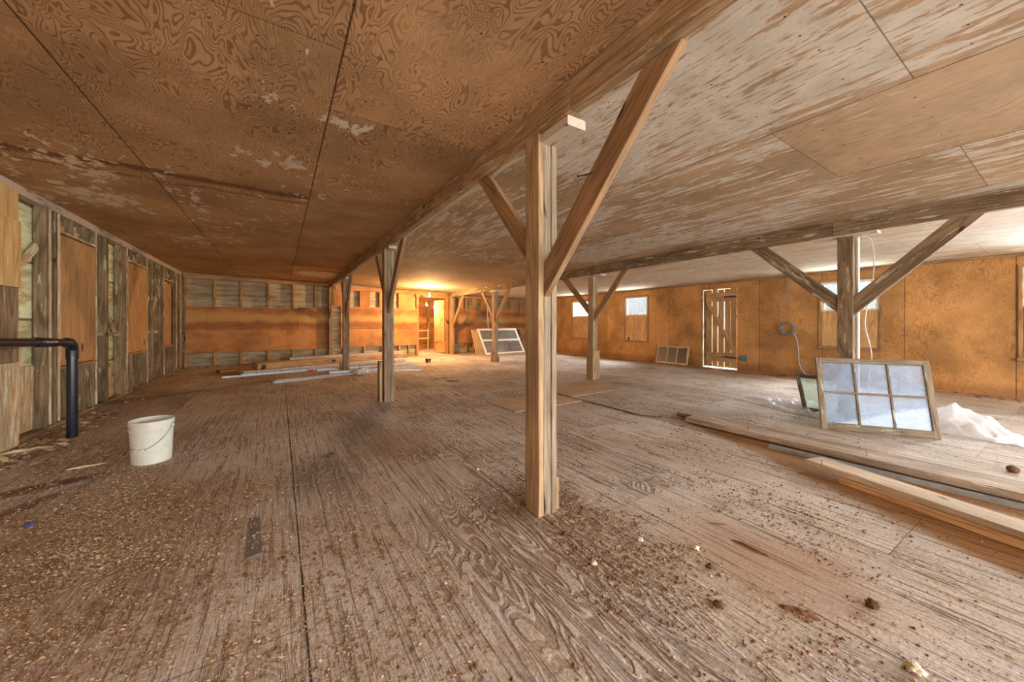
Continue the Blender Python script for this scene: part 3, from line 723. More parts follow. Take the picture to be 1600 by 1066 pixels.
post('timber_post', 5.50, 9.72, 2.183, (0.07, 0.07), 'timber post standing in front of the stacked white framed windows',
     braces=[(0.0, 1.30, -0.80, 2.18, 0.12, 0.045, -0.02), (0.14, 1.35, 0.85, 2.18, 0.12, 0.045, -0.02)],
     blocks=[(-0.03, -0.03, 0, 0.03, 0.16, 0.48), (0.14, -0.02, 0, 0.17, 0.12, 0.15)], cap=(-0.15, 0.3, 2.15, 2.183, 0.0, 0.15))
post('timber_post', 5.54, YB(5.6) - 0.26, 2.183, (0.07, 0.08), 'post with one diagonal brace beside the doorway in the back wall',
     braces=[(0.0, 1.10, -0.95, 2.18, 0.11, 0.045, 0.0)], d=0.18, mat=M_STUDO)

# ------------------------------------------------------------------ light bulbs
def bulb(loc, zc, label, power):
    b = thing('light_bulb', loc, label, 'light bulb', 'bare light bulbs')
    mb = MB(); mb.lathe([(0.0, -0.055), (0.018, -0.05), (0.029, -0.03), (0.031, -0.008), (0.024, 0.018), (0.014, 0.038), (0.013, 0.05)], 20)
    obj('glass_globe', mb, M_BULB, b, smooth=True)
    mb = MB(); mb.lathe([(0.0, 0.05), (0.017, 0.05), (0.018, 0.10), (0.0, 0.10)], 16); obj('socket', mb, M_PORC, b, smooth=True)
    h = zc - loc[2]
    mb = MB(); mb.tube([(0, 0, 0.1), (0.002, 0, h)], 0.004, 6); obj('cord', mb, M_CABLE, b)
    mb = MB(); mb.lathe([(0.0, h - 0.02), (0.035, h - 0.02), (0.045, h), (0.0, h)], 16); obj('ceiling_rose', mb, M_PORC, b, smooth=True)
    l = bpy.data.lights.new('bulb_light', 'POINT'); l.energy = power; l.color = (1.0, 0.60, 0.26); l.shadow_soft_size = 0.06
    lo = bpy.data.objects.new('bulb_light', l); lo.location = (loc[0], loc[1], loc[2] - 0.10); COL.objects.link(lo)
bulb((4.13, 11.58, 2.10), 2.385, 'glowing bare bulb hanging from the ceiling in front of the doorway', 200)
bulb((5.05, 14.5, 1.95), 2.42, 'glowing bare bulb seen lower inside the room beyond the doorway', 130)

# ------------------------------------------------------------------ black pipe
pb = thing('drain_pipe', (-1.79, 5.57, 0), 'black plastic drain pipe rising from the floor by the left wall and turning sideways', 'pipe')
mb = MB(); mb.lathe([(0.0, 0.0), (0.041, 0.0), (0.041, 0.88), (0.0, 0.88)], 28); obj('riser', mb, M_BLACKPIPE, pb, smooth=True, autosm=0.6)
pts = [(0, -0.13 * math.sin(a) * 0 - (0.09 - 0.09 * math.cos(a)), 0.88 + 0.09 * math.sin(a)) for a in [PI / 2 * i / 8 for i in range(9)]]
mb = MB(); mb.tube([(0, 0, 0.80), (0, 0, 0.8801)] + pts[1:] + [(0, -0.14, 0.971)], 0.046, 24); obj('elbow', mb, M_BLACKPIPE, pb, smooth=True, autosm=0.7)
mb = MB(); mb.tube([(0, -0.10, 0.970), (0.0, -2.6, 1.07)], 0.037, 24); obj('horizontal_run', mb, M_BLACKPIPE, pb, smooth=True, autosm=0.7)
mb = MB(); mb.tube([(0, -0.36, 0.981), (0, -0.37, 0.981), (0.0, -0.68, 0.994), (0, -0.69, 0.994)], [0.038, 0.044, 0.044, 0.038], 24); obj('coupling', mb, M_BLACKPIPE, pb, smooth=True, autosm=0.7)
for k in range(7):
    yk = -0.42 - k * 0.03
    mb = MB(); mb.box((0.0405, yk - .008, 0.981), (0.0455, yk + .006, 0.989 + 0.004 * (k % 2))); 
    if k == 0: pm = mb
    else: pm.box((0.0405, yk - .008, 0.985), (0.0455, yk + .006, 0.991 + 0.003 * (k % 2)))
obj('printed_marks', pm, M_CABLEW, pb)

# ------------------------------------------------------------------ bucket
bk = thing('bucket', (-0.91, 4.24, 0), 'white plastic bucket with wire handle standing in the sawdust', 'bucket')
mb = MB(); mb.lathe([(0.0, 0.0), (0.118, 0.0), (0.125, 0.008), (0.136, 0.27), (0.141, 0.272), (0.141, 0.285), (0.137, 0.287), (0.138, 0.315), (0.143, 0.317), (0.143, 0.348), (0.139, 0.352), (0.135, 0.348), (0.128, 0.27), (0.118, 0.015), (0.0, 0.012)], 56)
obj('bucket_shell', mb, M_BUCKET, bk, smooth=True, autosm=0.6)
mb = MB(); mb.lathe([(0.0, 0.10), (0.121, 0.10), (0.121, 0.104), (0.0, 0.112)], 32); obj('residue', mb, M_CLOD, bk, smooth=True)
ax = Vector((math.cos(-0.35), math.sin(-0.35), 0)); fr = Vector((ax.y, -ax.x, 0))
pts = []
for i in range(25):
    a = PI * i / 24
    c = math.cos(a); s_ = math.sin(a)
    rad = 0.150 if abs(c) > 0.999 else 0.150
    p = ax * (c * 0.149) + fr * (s_ * 0.150) + Vector((0, 0, 0.30 - 0.17 * s_))
    pts.append(tuple(p))
mb = MB(); mb.tube(pts, 0.0022, 8); h = obj('handle', mb, M_WIRE, bk, smooth=True)
q = [Vector(pts[i]) for i in (11, 12, 13)]
g_ = MB(); g_.tube([tuple(Vector(pts[i])) for i in (10, 11, 12, 13, 14)], 0.008, 12); obj('grip', g_, M_BUCKET, h, smooth=True)
for sgn in (1, -1):
    p = ax * 0.143 * sgn; mb = MB(); mb.tube([tuple(p + Vector((0, 0, 0.30))), tuple(p + ax * 0.012 * sgn + Vector((0, 0, 0.30)))], 0.012, 12); obj('handle_lug', mb, M_BUCKET, bk, smooth=True)

# ------------------------------------------------------------------ glazed sashes
def sash(name, p0, p1, top_off, label, cols, rows, mat, glass, fr=0.055, th=0.035, bar=0.022, group=None, H=None, midrail=None, skew=(0, 0), bot=None):
    """p0,p1 floor corners, top_off = (dx,dy,z) of the top edge relative to the bottom; builds in its own frame"""
    p0 = Vector(p0); p1 = Vector(p1); e = (p1 - p0); L = e.length; e.normalize()
    up = Vector(top_off); up = up - e * up.dot(e); Hh = H or up.length; up.normalize(); n = e.cross(up)
    t = bpy.data.objects.new(name, None); COL.objects.link(t); tag(t, label, 'window sash', group)
    M = Matrix((e, up, n)).transposed().to_4x4(); M.translation = p0; t.matrix_world = M
    B = bot or fr
    def bd(nm, a, b, w_, th_=th):
        return board(nm, a + (0,), b + (0,), w_, th_, mat, t, up=(0, 0, 1))
    bd('stile', (fr / 2, 0), (fr / 2, Hh), fr); bd('stile', (L - fr / 2, 0), (L - fr / 2, Hh), fr)
    bd('rail', (fr, B / 2), (L - fr, B / 2), B); bd('rail', (fr, Hh - fr / 2), (L - fr, Hh - fr / 2), fr)
    xs = [fr + (L - 2 * fr) * i / cols for i in range(cols + 1)]
    if midrail: zs = [B, midrail, Hh - fr]
    else: zs = [B + (Hh - B - fr) * i / rows for i in range(rows + 1)]
    for x in xs[1:-1]: bd('glazing_bar', (x, B), (x, Hh - fr), bar, th * 0.7)
    for z in zs[1:-1]: bd('glazing_bar' if not midrail else 'rail', (fr, z), (L - fr, z), bar if not midrail else fr * 1.1, th * 0.68)
    for i in range(cols):
        for j in range(len(zs) - 1):
            mb = MB(); mb.box((xs[i] + .002, zs[j] + .002, -0.0015), (xs[i + 1] - .002, zs[j + 1] - .002, 0.0015)); obj('pane', mb, glass, t)
    return t
sash('window_sash', (5.05, 1.61, 0.0), (5.58, 0.82, 0.0), (0.17, 0.11, 0.765), 'weathered six pane window sash standing on floor leaning at the right post', 3, 2, M_SASHG, M_GLASS_DUSTY, fr=0.052, bar=0.02, bot=0.075)
sash('window_sash', (5.90, 2.07, 0.012), (5.90, 1.50, 0.012), (-0.25, 0.0, 0.50), 'small grey sash with pale glass leaning behind the six pane sash', 1, 1, M_SASHG, M_GLASS_GREEN, fr=0.045)
sash('window_sash', (9.62, 7.10, 0.0), (9.60, 6.07, 0.0), (0.12, 0.0, 0.52), 'tan three pane sash with dark glass leaning on right wall left of plank door', 3, 1, M_SASHT, M_GLASS_DARK, fr=0.05, bar=0.025)
# stack of white framed windows against the back wall
g = 'windows stacked against the back wall'
e = Vector((2.3, 0.30, 0)).normalized(); nb_ = Vector((-e.y, e.x, 0))
base = Vector((6.55, 12.20, 0))
def stk(i, off, L, H, label, mat, glass, cols=1, mid=None, lean=0.6, shift=0.0):
    p0 = base + nb_ * off + e * shift; p1 = p0 + e * L
    z = math.sqrt(max(0.01, H * H - lean * lean))
    return sash('window_sash', p0, p1, tuple(nb_ * lean + Vector((0, 0, z))), label, cols, 1, mat, glass, fr=0.075, th=0.045 if i == 0 else 0.03, midrail=mid)
stk(0, 0.0, 1.95, 1.14, 'large white framed window at the front of the stack by the back wall', M_SASHW, M_GLASS_BACK, 1, 0.62)
labs = ['tan edged window directly behind the white one at the front of the leaning stack', 'third window back in the leaning stack, only its tan edge showing',
        'fourth window back in the leaning stack, only its tan edge showing', 'rearmost tan edged window of the leaning stack by the back wall']
for i in range(4):
    stk(i + 1, 0.12 + 0.135 * i, 1.75, 1.08 - 0.03 * i, labs[i], M_SASHT, M_GLASS_BACK, 1, None, lean=0.55 - 0.07 * i, shift=-0.04 - 0.02 * i)
stk(6, 0.58, 1.15, 1.05, 'brown framed window screen sticking out right of the white window stack', M_STUDO, M_GLASS_DARK, 1, 0.6, lean=0.33, shift=1.35)

# ------------------------------------------------------------------ plastic film
def film():
    mb = MB(); nu, nv = 130, 60
    x0, x1, y0, y1 = 5.78, 6.85, 0.30, 2.95
    for i in range(nu + 1):
        for j in range(nv + 1):
            u = i / nu; v = j / nv
            y = y0 + (y1 - y0) * u
            wd = 0.55 + 0.45 * math.sin(PI * min(1, max(0, u * 1.05)))
            x = 6.12 + (v - 0.5) * (x1 - x0) * wd * 0.9 + 0.10 * math.sin(u * 7)
            p = Vector((x, y, 0))
            f1 = abs(mnoise.noise(Vector((x * 3.1, y * 2.3, 1.7)))) ; f2 = abs(mnoise.noise(Vector((x * 8 + y * 3, y * 5 - x * 3, 4.2)))); f3 = abs(mnoise.noise(p * 15))
            hump = 0.25 * math.exp(-(((y - 0.80) / 0.15) ** 2) - ((x - 6.20) / 0.24) ** 2) + 0.10 * math.exp(-(((y - 0.58) / 0.10) ** 2) - ((x - 6.28) / 0.2) ** 2)
            edge = min(1, 5 * min(u, 1 - u, v, 1 - v) + 0.05)
            rg = max(0, 1 - 4.5 * abs(mnoise.noise(Vector((x * 2.2 + y * 1.5, y * 1.6, 9.1))))); rg2 = max(0, 1 - 5 * abs(mnoise.noise(Vector((x * 5 - y * 2, y * 4, 2.1)))))
            z = 0.006 + edge * (0.07 * rg + 0.04 * rg2 + 0.04 * f2 + 0.02 * f3) + hump * (0.85 + 0.5 * f2)
            mb.v.append((x + 0.03 * f2, y + 0.05 * f1, z))
    for i in range(nu):
        for j in range(nv):
            a = i * (nv + 1) + j
            mb.f.append((a, a + 1, a + nv + 2, a + nv + 1))
    return mb
tag(obj('plastic_sheet', film(), M_FILM, smooth=True), 'crumpled translucent plastic sheet on floor behind the six pane sash', 'plastic sheet')

# ------------------------------------------------------------------ lumber on the right
lg = 'lumber lying on the right floor'
tag(board('wooden_plank', (4.10, 2.55, 0.042), (4.11, -1.5, 0.042), 0.19, 0.055, M_LUMBG, up=(0, 0, 1), wear=0.002), 'long wide grey plank lying on floor in front of the six pane sash', 'plank', lg)
tag(board('wooden_plank', (4.30, 2.80, 0.030), (4.30, -1.2, 0.030), 0.17, 0.045, M_LUMBG, up=(0, 0, 1), wear=0.002), 'plank lying behind and touching the long wide plank, its far end reaching farther back', 'plank', lg)
tag(board('wooden_plank', (4.18, 2.35, 0.006), (4.16, -1.4, 0.006), 0.26, 0.012, M_LUMBO, up=(0, 0, 1)), 'thin board lying flat beneath the long grey planks', 'plank', lg)
dr = Vector((-0.284, -1.0, 0)).normalized(); pr = Vector((dr.y, -dr.x, 0))
a = Vector((3.415, 0.99, 0)) - pr * 0.095; 
tag(board('wooden_plank', tuple(a + Vector((0, 0, 0.023))), tuple(a + dr * 2.2 + Vector((0, 0, 0.023))), 0.18, 0.044, M_LUMBO, up=(0, 0, 1), wear=0.002), 'lower plank under the pale plank nearest the camera on the right', 'plank', lg)
a2 = Vector((3.50, 1.22, 0)) - pr * 0.095
tag(board('wooden_plank', tuple(a2 + Vector((0, 0, 0.068))), tuple(a2 + dr * 2.5 + Vector((0, 0, 0.068))), 0.185, 0.042, M_LUMB, up=(0, 0, 1), wear=0.002), 'pale plank on top of the two plank stack nearest the camera on the right', 'plank', lg)
mb = MB(); mb.prism([(-0.02, 0), (0.02, 0), (0.02, 0.03), (0.016, 0.03), (0.016, 0.004), (-0.016, 0.004), (-0.016, 0.03), (-0.02, 0.03)], 1, 0, -2.6)
mt = obj('gap_shade_strip', mb, M_METAL, M=Matrix.Translation((3.86, 1.62, 0.0)) @ Matrix.Rotation(0.035, 4, 'Z'))  # strip added for the shadow beneath the raised plank
tag(mt, 'thin grey strip added for the shadow gap between the two sets of planks', 'shade strip')
for (x, y, z) in ((4.06, 1.9, 0.070), (4.08, 1.0, 0.070), (3.46, 1.1, 0.09)):
    mb = MB(); mb.tube([(x, y, z - .01), (x + 0.004, y + 0.003, z + 0.035)], 0.002, 6)
    tag(obj('bent_nail', mb, M_NAIL), {1.9: 'nail sticking up near the far end of the long grey plank', 1.0: 'nail sticking up from the long grey plank opposite the six pane sash', 1.1: 'nail sticking up from the tip of the pale front plank'}[y], 'nail', 'nails in the lumber')

# ------------------------------------------------------------------ flat plywood on the floor, lath
def flat(name, pts, z0, t_, mat, label, cat):
    mb = MB(); mb.prism(pts, 2, z0, z0 + t_); return tag(obj(name, mb, mat), label, cat)
M_SHEETF = sheet('loose_sheet', 0, 1, 0, 40, 0, 40, (0.46, 0.33, 0.21), (0.40, 0.27, 0.16), 0.3, K=8, nails=False, stain=0.15)
flat('plywood_sheet', [(2.60, 4.04), (3.85, 4.10), (3.83, 4.82), (2.60, 4.84)], 0.0, 0.007, M_SHEETF, 'pale flat plywood sheet on floor just left of and behind the nearest post', 'plywood sheet')
flat('plywood_sheet', [(3.90, 4.42), (5.18, 4.50), (5.22, 5.42), (3.93, 5.62)], 0.0, 0.007, M_SHEETF, 'pale flat plywood sheet on floor right of the nearest post toward the square based post', 'plywood sheet')
mb = MB(); mb.tube([(3.86, 4.74, 0.008), (3.86, 4.19, 0.009), (3.85, 3.54, 0.008), (3.83, 3.05, 0.01), (3.97, 2.84, 0.012)], 0.007, 6)
tag(obj('thin_lath', mb, M_CLOD), 'thin dark curved lath lying on floor between nearest post and lumber', 'stick')
flat('tape_strip', [(-0.155, 2.68), (-0.10, 2.66), (-0.075, 2.24), (-0.145, 2.22)], 0.0, 0.0015, M_TAPE, 'short strip of dark grey tape stuck to the floor left of the long seam', 'tape')

# ------------------------------------------------------------------ pile of rails and panels at the back left
pg = 'pile of rails and panels by the back wall'
def lay(name, a, b, w_, t_, z, mat, label, cat, up=(0, 0, 1), wear=0.001, z1=None):
    return tag(board(name, (a[0], a[1], z), (b[0], b[1], z if z1 is None else z1), w_, t_, mat, up=up, wear=wear), label, cat, pg)
lay('door_section', (-0.75, 10.35), (3.20, 11.55), 0.50, 0.085, 0.055, M_SECT, 'long white edged door section lying under the orange one in the far left pile', 'door panel')
o = lay('door_section', (-0.50, 10.55), (3.35, 11.80), 0.42, 0.13, 0.17, M_LUMBO, 'long orange wooden door section on top of the far left pile', 'door panel')
for k, s in enumerate((0.08, 1.7, 3.2)):
    mb = MB(); mb.box((s, -0.225, -0.02), (s + 0.09, -0.205, 0.03)); mb.tube([(s + 0.045, -0.235, -0.03), (s + 0.045, -0.235, 0.04)], 0.01, 8); obj('hinge', mb, M_DARKMETAL, o)
lay('door_section', (-1.25, 11.2), (1.2, 11.95), 0.45, 0.045, 0.03, M_STUDO, 'reddish brown board lying flat at the left end of the far pile', 'door panel')
lay('door_section', (0.2, 11.80), (3.5, 12.65), 0.30, 0.24, 0.12, M_METAL, 'grey door section behind the orange one in the far pile', 'door panel')
def rail(a, b, z, mat, label, s=0.045, z1=None):
    a = Vector((a[0], a[1], z)); b = Vector((b[0], b[1], z if z1 is None else z1)); x = (b - a).normalized(); y = Vector((0, 0, 1)).cross(x); L = (b - a).length
    mb = MB(); mb.prism([(-s, 0), (s, 0), (s, s * .8), (s * .85, s * .8), (s * .85, .006), (-s * .85, .006), (-s * .85, s * .8), (-s, s * .8)], 0, 0, L)
    M = Matrix((x, y, x.cross(y))).transposed().to_4x4(); M.translation = a
    return tag(obj('metal_rail', mb, mat, M=M), label, 'metal rail', pg)
rail((-1.05, 9.95), (1.6, 10.6), 0.0, M_METAL, 'dark grey metal rail lowest at the left end of the far pile')
rail((-0.10, 8.55), (2.15, 9.45), 0.0, M_ALU, 'bright aluminium track on floor pointing from far pile toward the camera side')
rail((-0.05, 8.75), (2.3, 9.62), 0.0, M_ALU, 'second bright aluminium track lying right behind the frontmost one')
rail((0.95, 9.28), (3.1, 9.50), 0.038, M_METAL, 'grey metal rail crossing in front of the third post')
rail((1.7, 9.35), (3.0, 8.98), 0.0, M_ALU, 'bright metal track reaching right past the second post')
rail((0.75, 9.85), (3.2, 10.45), 0.04, M_ALU, 'pale metal track lying behind the foot of the third post', z1=0.04)
rail((-0.7, 9.80), (1.2, 10.22), 0.040, M_METAL, 'grey rail lying on top of the dark rail in the far pile')
for (p, lb) in (((0.60, 9.62), 'red plastic clip on rails left of third post foot'), ((0.62, 10.04), 'red plastic clip farther back on the rail pile'), ((0.95, 10.16), 'small red clip near the third post')):
    mb = MB(); mb.box((p[0] - .06, p[1] - .02, 0.035), (p[0] + .06, p[1] + .02, 0.06)); tag(obj('red_clip', mb, M_RED, bevel=0.008), lb, 'clip', pg)
# crumpled plastic wrap at the foot of the third post
def lump(r, seed, flat_=0.7, sub=3, amp=0.35, sc=2.2):
    bm = bmesh.new(); bmesh.ops.create_icosphere(bm, subdivisions=sub, radius=1)
    mb = MB()
    for v in bm.verts:
        n = mnoise.noise(v.co * sc + Vector((seed, seed * 2.1, 3))) + 0.5 * mnoise.noise(v.co * sc * 2.3 + Vector((seed, 1, seed)))
        q = v.co * r * (1 + amp * n); q.z = q.z * flat_ + r * flat_ * 0.8
        mb.v.append((q.x, q.y, max(0, q.z)))
    mb.f = [tuple(v.index for v in f.verts) for f in bm.faces]; bm.free(); return mb
o = obj('plastic_wrap', lump(0.15, 3.1, 0.6, 4, 0.5, 3.0), M_FILM, smooth=True, M=Matrix.Translation((1.62, 9.05, 0.0))); tag(o, 'crumpled clear plastic wrap in front of the third post foot', 'plastic wrap')
# dark hardware clump right of the pile
o = thing('hinge_hardware', (3.72, 10.55, 0), 'small dark clump of metal hardware alone on the floor before the doorway', 'hardware')
for k in range(5):
    a = k * 1.3
    mb = MB(); mb.tube([(0.05 * math.cos(a), 0.05 * math.sin(a), 0.02), (0.07 * math.cos(a + .6), 0.06 * math.sin(a + .5), 0.13)], 0.022, 10); obj('roller', mb, M_DARKMETAL, o, smooth=True)
mb = MB(); mb.tube([(-0.05, 0, 0.05), (-0.9, -0.25, 0.012)], 0.006, 6); obj('roller_rod', mb, M_METAL, o)

# ------------------------------------------------------------------ rack in the far room
rk = thing('wooden_rack', (5.0, 16.2, 0), 'pale wooden rack with two rails seen through the doorway', 'rack')
for z in (0.52, 0.87): board('rail', (-0.45, 0, z), (0.75, 0, z), 0.05, 0.05, M_STUDL, rk)
for x in (-0.42, 0.15, 0.72): board('leg', (x, 0.05, 0), (x, 0.05, 0.95 if x < 0 or x > .5 else 0.55), 0.05, 0.04, M_STUDL, rk, up=(0, 1, 0))

# ------------------------------------------------------------------ cables
cb = thing('cable_coil', (9.70, 3.70, 1.05), 'coil of grey cable hanging on the orange right wall with loose tails', 'cable')
pts = []
for i in range(7 * 28 + 1):
    a = 2 * PI * i / 28; k = i / 28
    r = 0.125 + 0.010 * math.sin(k * 2.4) + 0.004 * (k % 3)
    pts.append((-0.015 + 0.018 * math.sin(k * 1.7), r * math.cos(a) + 0.01 * math.sin(k), r * math.sin(a) * 1.05))
mb = MB(); mb.tube(pts, 0.0085, 6); obj('coil', mb, M_CABLE, cb, smooth=True)
def curve(pts, n=10):
    P = [Vector(p) for p in pts]; out = []
    for i in range(len(P) - 1):
        p0 = P[max(i - 1, 0)]; p1 = P[i]; p2 = P[i + 1]; p3 = P[min(i + 2, len(P) - 1)]
        for k in range(n):
            t = k / n
            out.append(0.5 * ((2 * p1) + (p2 - p0) * t + (2 * p0 - 5 * p1 + 4 * p2 - p3) * t * t + (3 * p1 - p0 - 3 * p2 + p3) * t ** 3))
    out.append(P[-1]); return [tuple(p) for p in out]
mb = MB(); mb.tube(curve([(0.03, 0.02, 1.19), (0.02, 0.04, 0.85), (0.0, 0.14, 0.45), (0.0, 0.16, 0.15), (0, 0.13, 0.0)]), 0.007, 6); obj('upper_strand', mb, M_CABLE, cb)
mb = MB(); mb.tube(curve([(0.03, 0.0, 1.19), (0.02, -0.02, 0.7), (0.0, -0.03, 0.35), (0.0, -0.05, 0.10)]), 0.005, 6); obj('upper_strand', mb, M_CABLE, cb)
mb = MB(); mb.tube(curve([(0, -0.12, 0.0), (0, -0.17, -0.25), (-0.01, -0.20, -0.6), (-0.03, -0.32, -0.95), (-0.06, -0.34, -1.03)]), 0.009, 6); obj('lower_tail', mb, M_CABLE, cb)
mb = MB(); mb.tube(curve([(-0.01, -0.10, -0.05), (-0.02, -0.19, -0.3), (-0.02, -0.22, -0.7), (-0.04, -0.28, -0.9), (-0.05, -0.42, -1.02)]), 0.006, 6); obj('lower_tail', mb, M_CABLEW, cb)
mb = MB(); mb.tube(curve([(5.65, 1.42, 2.15), (5.66, 1.35, 2.10), (5.665, 1.33, 1.8), (5.66, 1.37, 1.45), (5.65, 1.40, 1.15), (5.665, 1.35, 0.8), (5.66, 1.38, 0.4), (5.68, 1.36, 0.01)]), 0.006, 6)
tag(obj('hanging_cable', mb, M_CABLEW), 'pale cable hanging down the side of the post behind the six pane sash', 'cable')
mb = MB(); mb.tube(curve([(6.98, 12.9, 2.2), (6.98, 12.88, 1.6), (7.0, 12.85, 1.0), (7.02, 12.8, 0.6)]), 0.014, 6)
tag(obj('hanging_cable', mb, M_ALU), 'grey conduit hanging on the back wall above the stacked windows', 'cable')

# ------------------------------------------------------------------ debris one can point at
def put(name, mb, mat, loc, label, cat, rz=0.0, group=None, smooth=True):
    o = obj(name, mb, mat, smooth=smooth, M=Matrix.Translation((loc[0], loc[1], 0)) @ Matrix.Rotation(rz, 4, 'Z')); tag(o, label, cat, group); return o
def splinter(L, w_, h, seed):
    rr = random.Random(seed); mb = MB(); n = 7; ring = []
    for i in range(n + 1):
        x = L * (i / n - 0.5); k = 1 - abs(2 * i / n - 1) ** 3 * 0.75
        yb = rr.uniform(-.15, .15) * w_
        b = len(mb.v); mb.v += [(x, yb - w_ / 2 * k, 0.0), (x, yb + w_ / 2 * k, 0.0), (x + .004, yb + w_ * .3 * k, h * k * rr.uniform(.7, 1.1)), (x, yb - w_ * .35 * k, h * k * rr.uniform(.6, 1))]; ring.append(b)
    for i in range(n):
        for k in range(4): mb.f.append((ring[i] + k, ring[i] + (k + 1) % 4, ring[i + 1] + (k + 1) % 4, ring[i + 1] + k))
    mb.f += [tuple(ring[0] + k for k in range(4)), tuple(ring[-1] + k for k in range(4))]
    return mb
put('wood_splinter', splinter(0.17, 0.014, 0.010, 1), M_SPLINT, (2.045, 0.95), 'long thin reddish splinter on the floor between nearest post and front planks', 'splinter', -1.55, smooth=False)
put('wood_splinter', splinter(0.13, 0.028, 0.016, 2), M_SPLINT, (1.75, 0.63), 'short wide wooden splinter on the floor near the bottom right', 'splinter', -1.15, smooth=False)
put('wood_splinter', splinter(0.10, 0.010, 0.006, 3), M_SPLINT, (2.13, 1.16), 'tiny thin splinter just beyond the long reddish one', 'splinter', -0.7, smooth=False)
put('wood_splinter', splinter(0.25, 0.04, 0.02, 4), M_SPLINT, (2.95, 6.9), 'dark wood sliver on floor left of the nearest post toward the back', 'splinter', -0.5, smooth=False)
put('wood_splinter', splinter(0.22, 0.02, 0.012, 5), M_FOAM, (-1.32, 4.35), 'thin pale stick lying on floor just left of the white bucket', 'splinter', 0.2, smooth=False)
put('foam_scrap', lump(0.022, 1.2, 0.6, 3, 0.8), M_FOAM, (1.78, 0.32), 'largest pale foam scrap at the bottom right of the photo', 'foam scrap', group='pale foam scraps')
put('foam_scrap', lump(0.014, 2.2, 0.7, 3, 0.8), M_FOAM, (1.27, 1.28), 'pale upright foam scrap right of the nearest post foot', 'foam scrap', group='pale foam scraps')
put('foam_scrap', lump(0.016, 5.2, 0.6, 3, 0.8), M_FOAM, (1.62, 1.29), 'pale foam scrap farther right beyond the upright one', 'foam scrap', group='pale foam scraps')
put('foam_scrap', lump(0.015, 7.2, 0.6, 3, 0.8), M_FOAM, (1.80, 1.09), 'pale foam scrap nearest the long reddish splinter', 'foam scrap', group='pale foam scraps')
put('foam_scrap', lump(0.013, 9.2, 0.6, 3, 0.8), M_FOAM, (1.32, 2.6), 'pale foam scrap on the floor left behind the nearest post', 'foam scrap', group='pale foam scraps')
put('dirt_clod', lump(0.022, 11.0, 0.7, 3, 0.7), M_CLOD, (2.04, 0.48), 'brown dirt clod right of the short wide splinter', 'dirt clod', group='dirt clods')
put('dirt_clod', lump(0.020, 12.0, 0.4, 3, 0.7), M_CLOD, (1.52, 0.82), 'wide crumbly dirt clod between bottom centre and right splinter', 'dirt clod', group='dirt clods')
put('dirt_clod', lump(0.016, 13.0, 0.6, 3, 0.7), M_CLOD, (1.72, 0.97), 'brown dirt clod close to the foam scraps', 'dirt clod', group='dirt clods')
put('dirt_clod', lump(0.030, 14.0, 0.5, 3, 0.7), M_CLOD, (0.38, 3.55), 'black dirt lump on the grey mark between bucket and second post', 'dirt clod', group='dirt clods')
put('dirt_clod', lump(0.014, 15.0, 0.7, 3, 0.7), M_CLOD, (1.32, 1.55), 'small dark dirt clod right beside the nearest post foot', 'dirt clod', group='dirt clods')
M_BLUE = plain('blue_scrap', (0.06, 0.07, 0.22), 0.6)
put('blue_scrap', lump(0.022, 16.0, 0.4, 3, 0.6), M_BLUE, (-1.21, 3.25), 'small blue plastic scrap in the wood shavings at left', 'plastic scrap')
put('jar_lid', lump(0.035, 17.0, 0.8, 3, 0.1), M_CLOD, (4.82, 0.34), 'small dark round object on the floor at far right beyond the planks', 'lump')
SCR = ('pale scrap stick in the wood heap, nearest the photo left edge', 'dark broken stick right behind the pale one in the heap by the wall', 'dark scrap in the heap at the foot of the mottled wall board',
       'pale scrap stick nearest the camera side of the heap by the pipe', 'pale scrap leaning toward the black pipe foot', 'dark scrap stick farthest back in the heap, close to the stud')
for k, (x, y, L, rz) in enumerate(((-1.95, 5.15, 0.35, 0.4), (-1.85, 5.3, 0.28, 1.3), (-2.0, 4.95, 0.3, 2.2), (-1.7, 4.9, 0.24, 0.9), (-1.92, 5.45, 0.3, 2.0), (-1.98, 5.7, 0.3, 1.4))):
    put('wood_scrap', splinter(L, 0.045, 0.03, 30 + k), M_SPLINT if k % 2 else M_STUDL, (x, y), SCR[k], 'wood scrap', rz, 'scrap wood heap by the pipe', smooth=False)

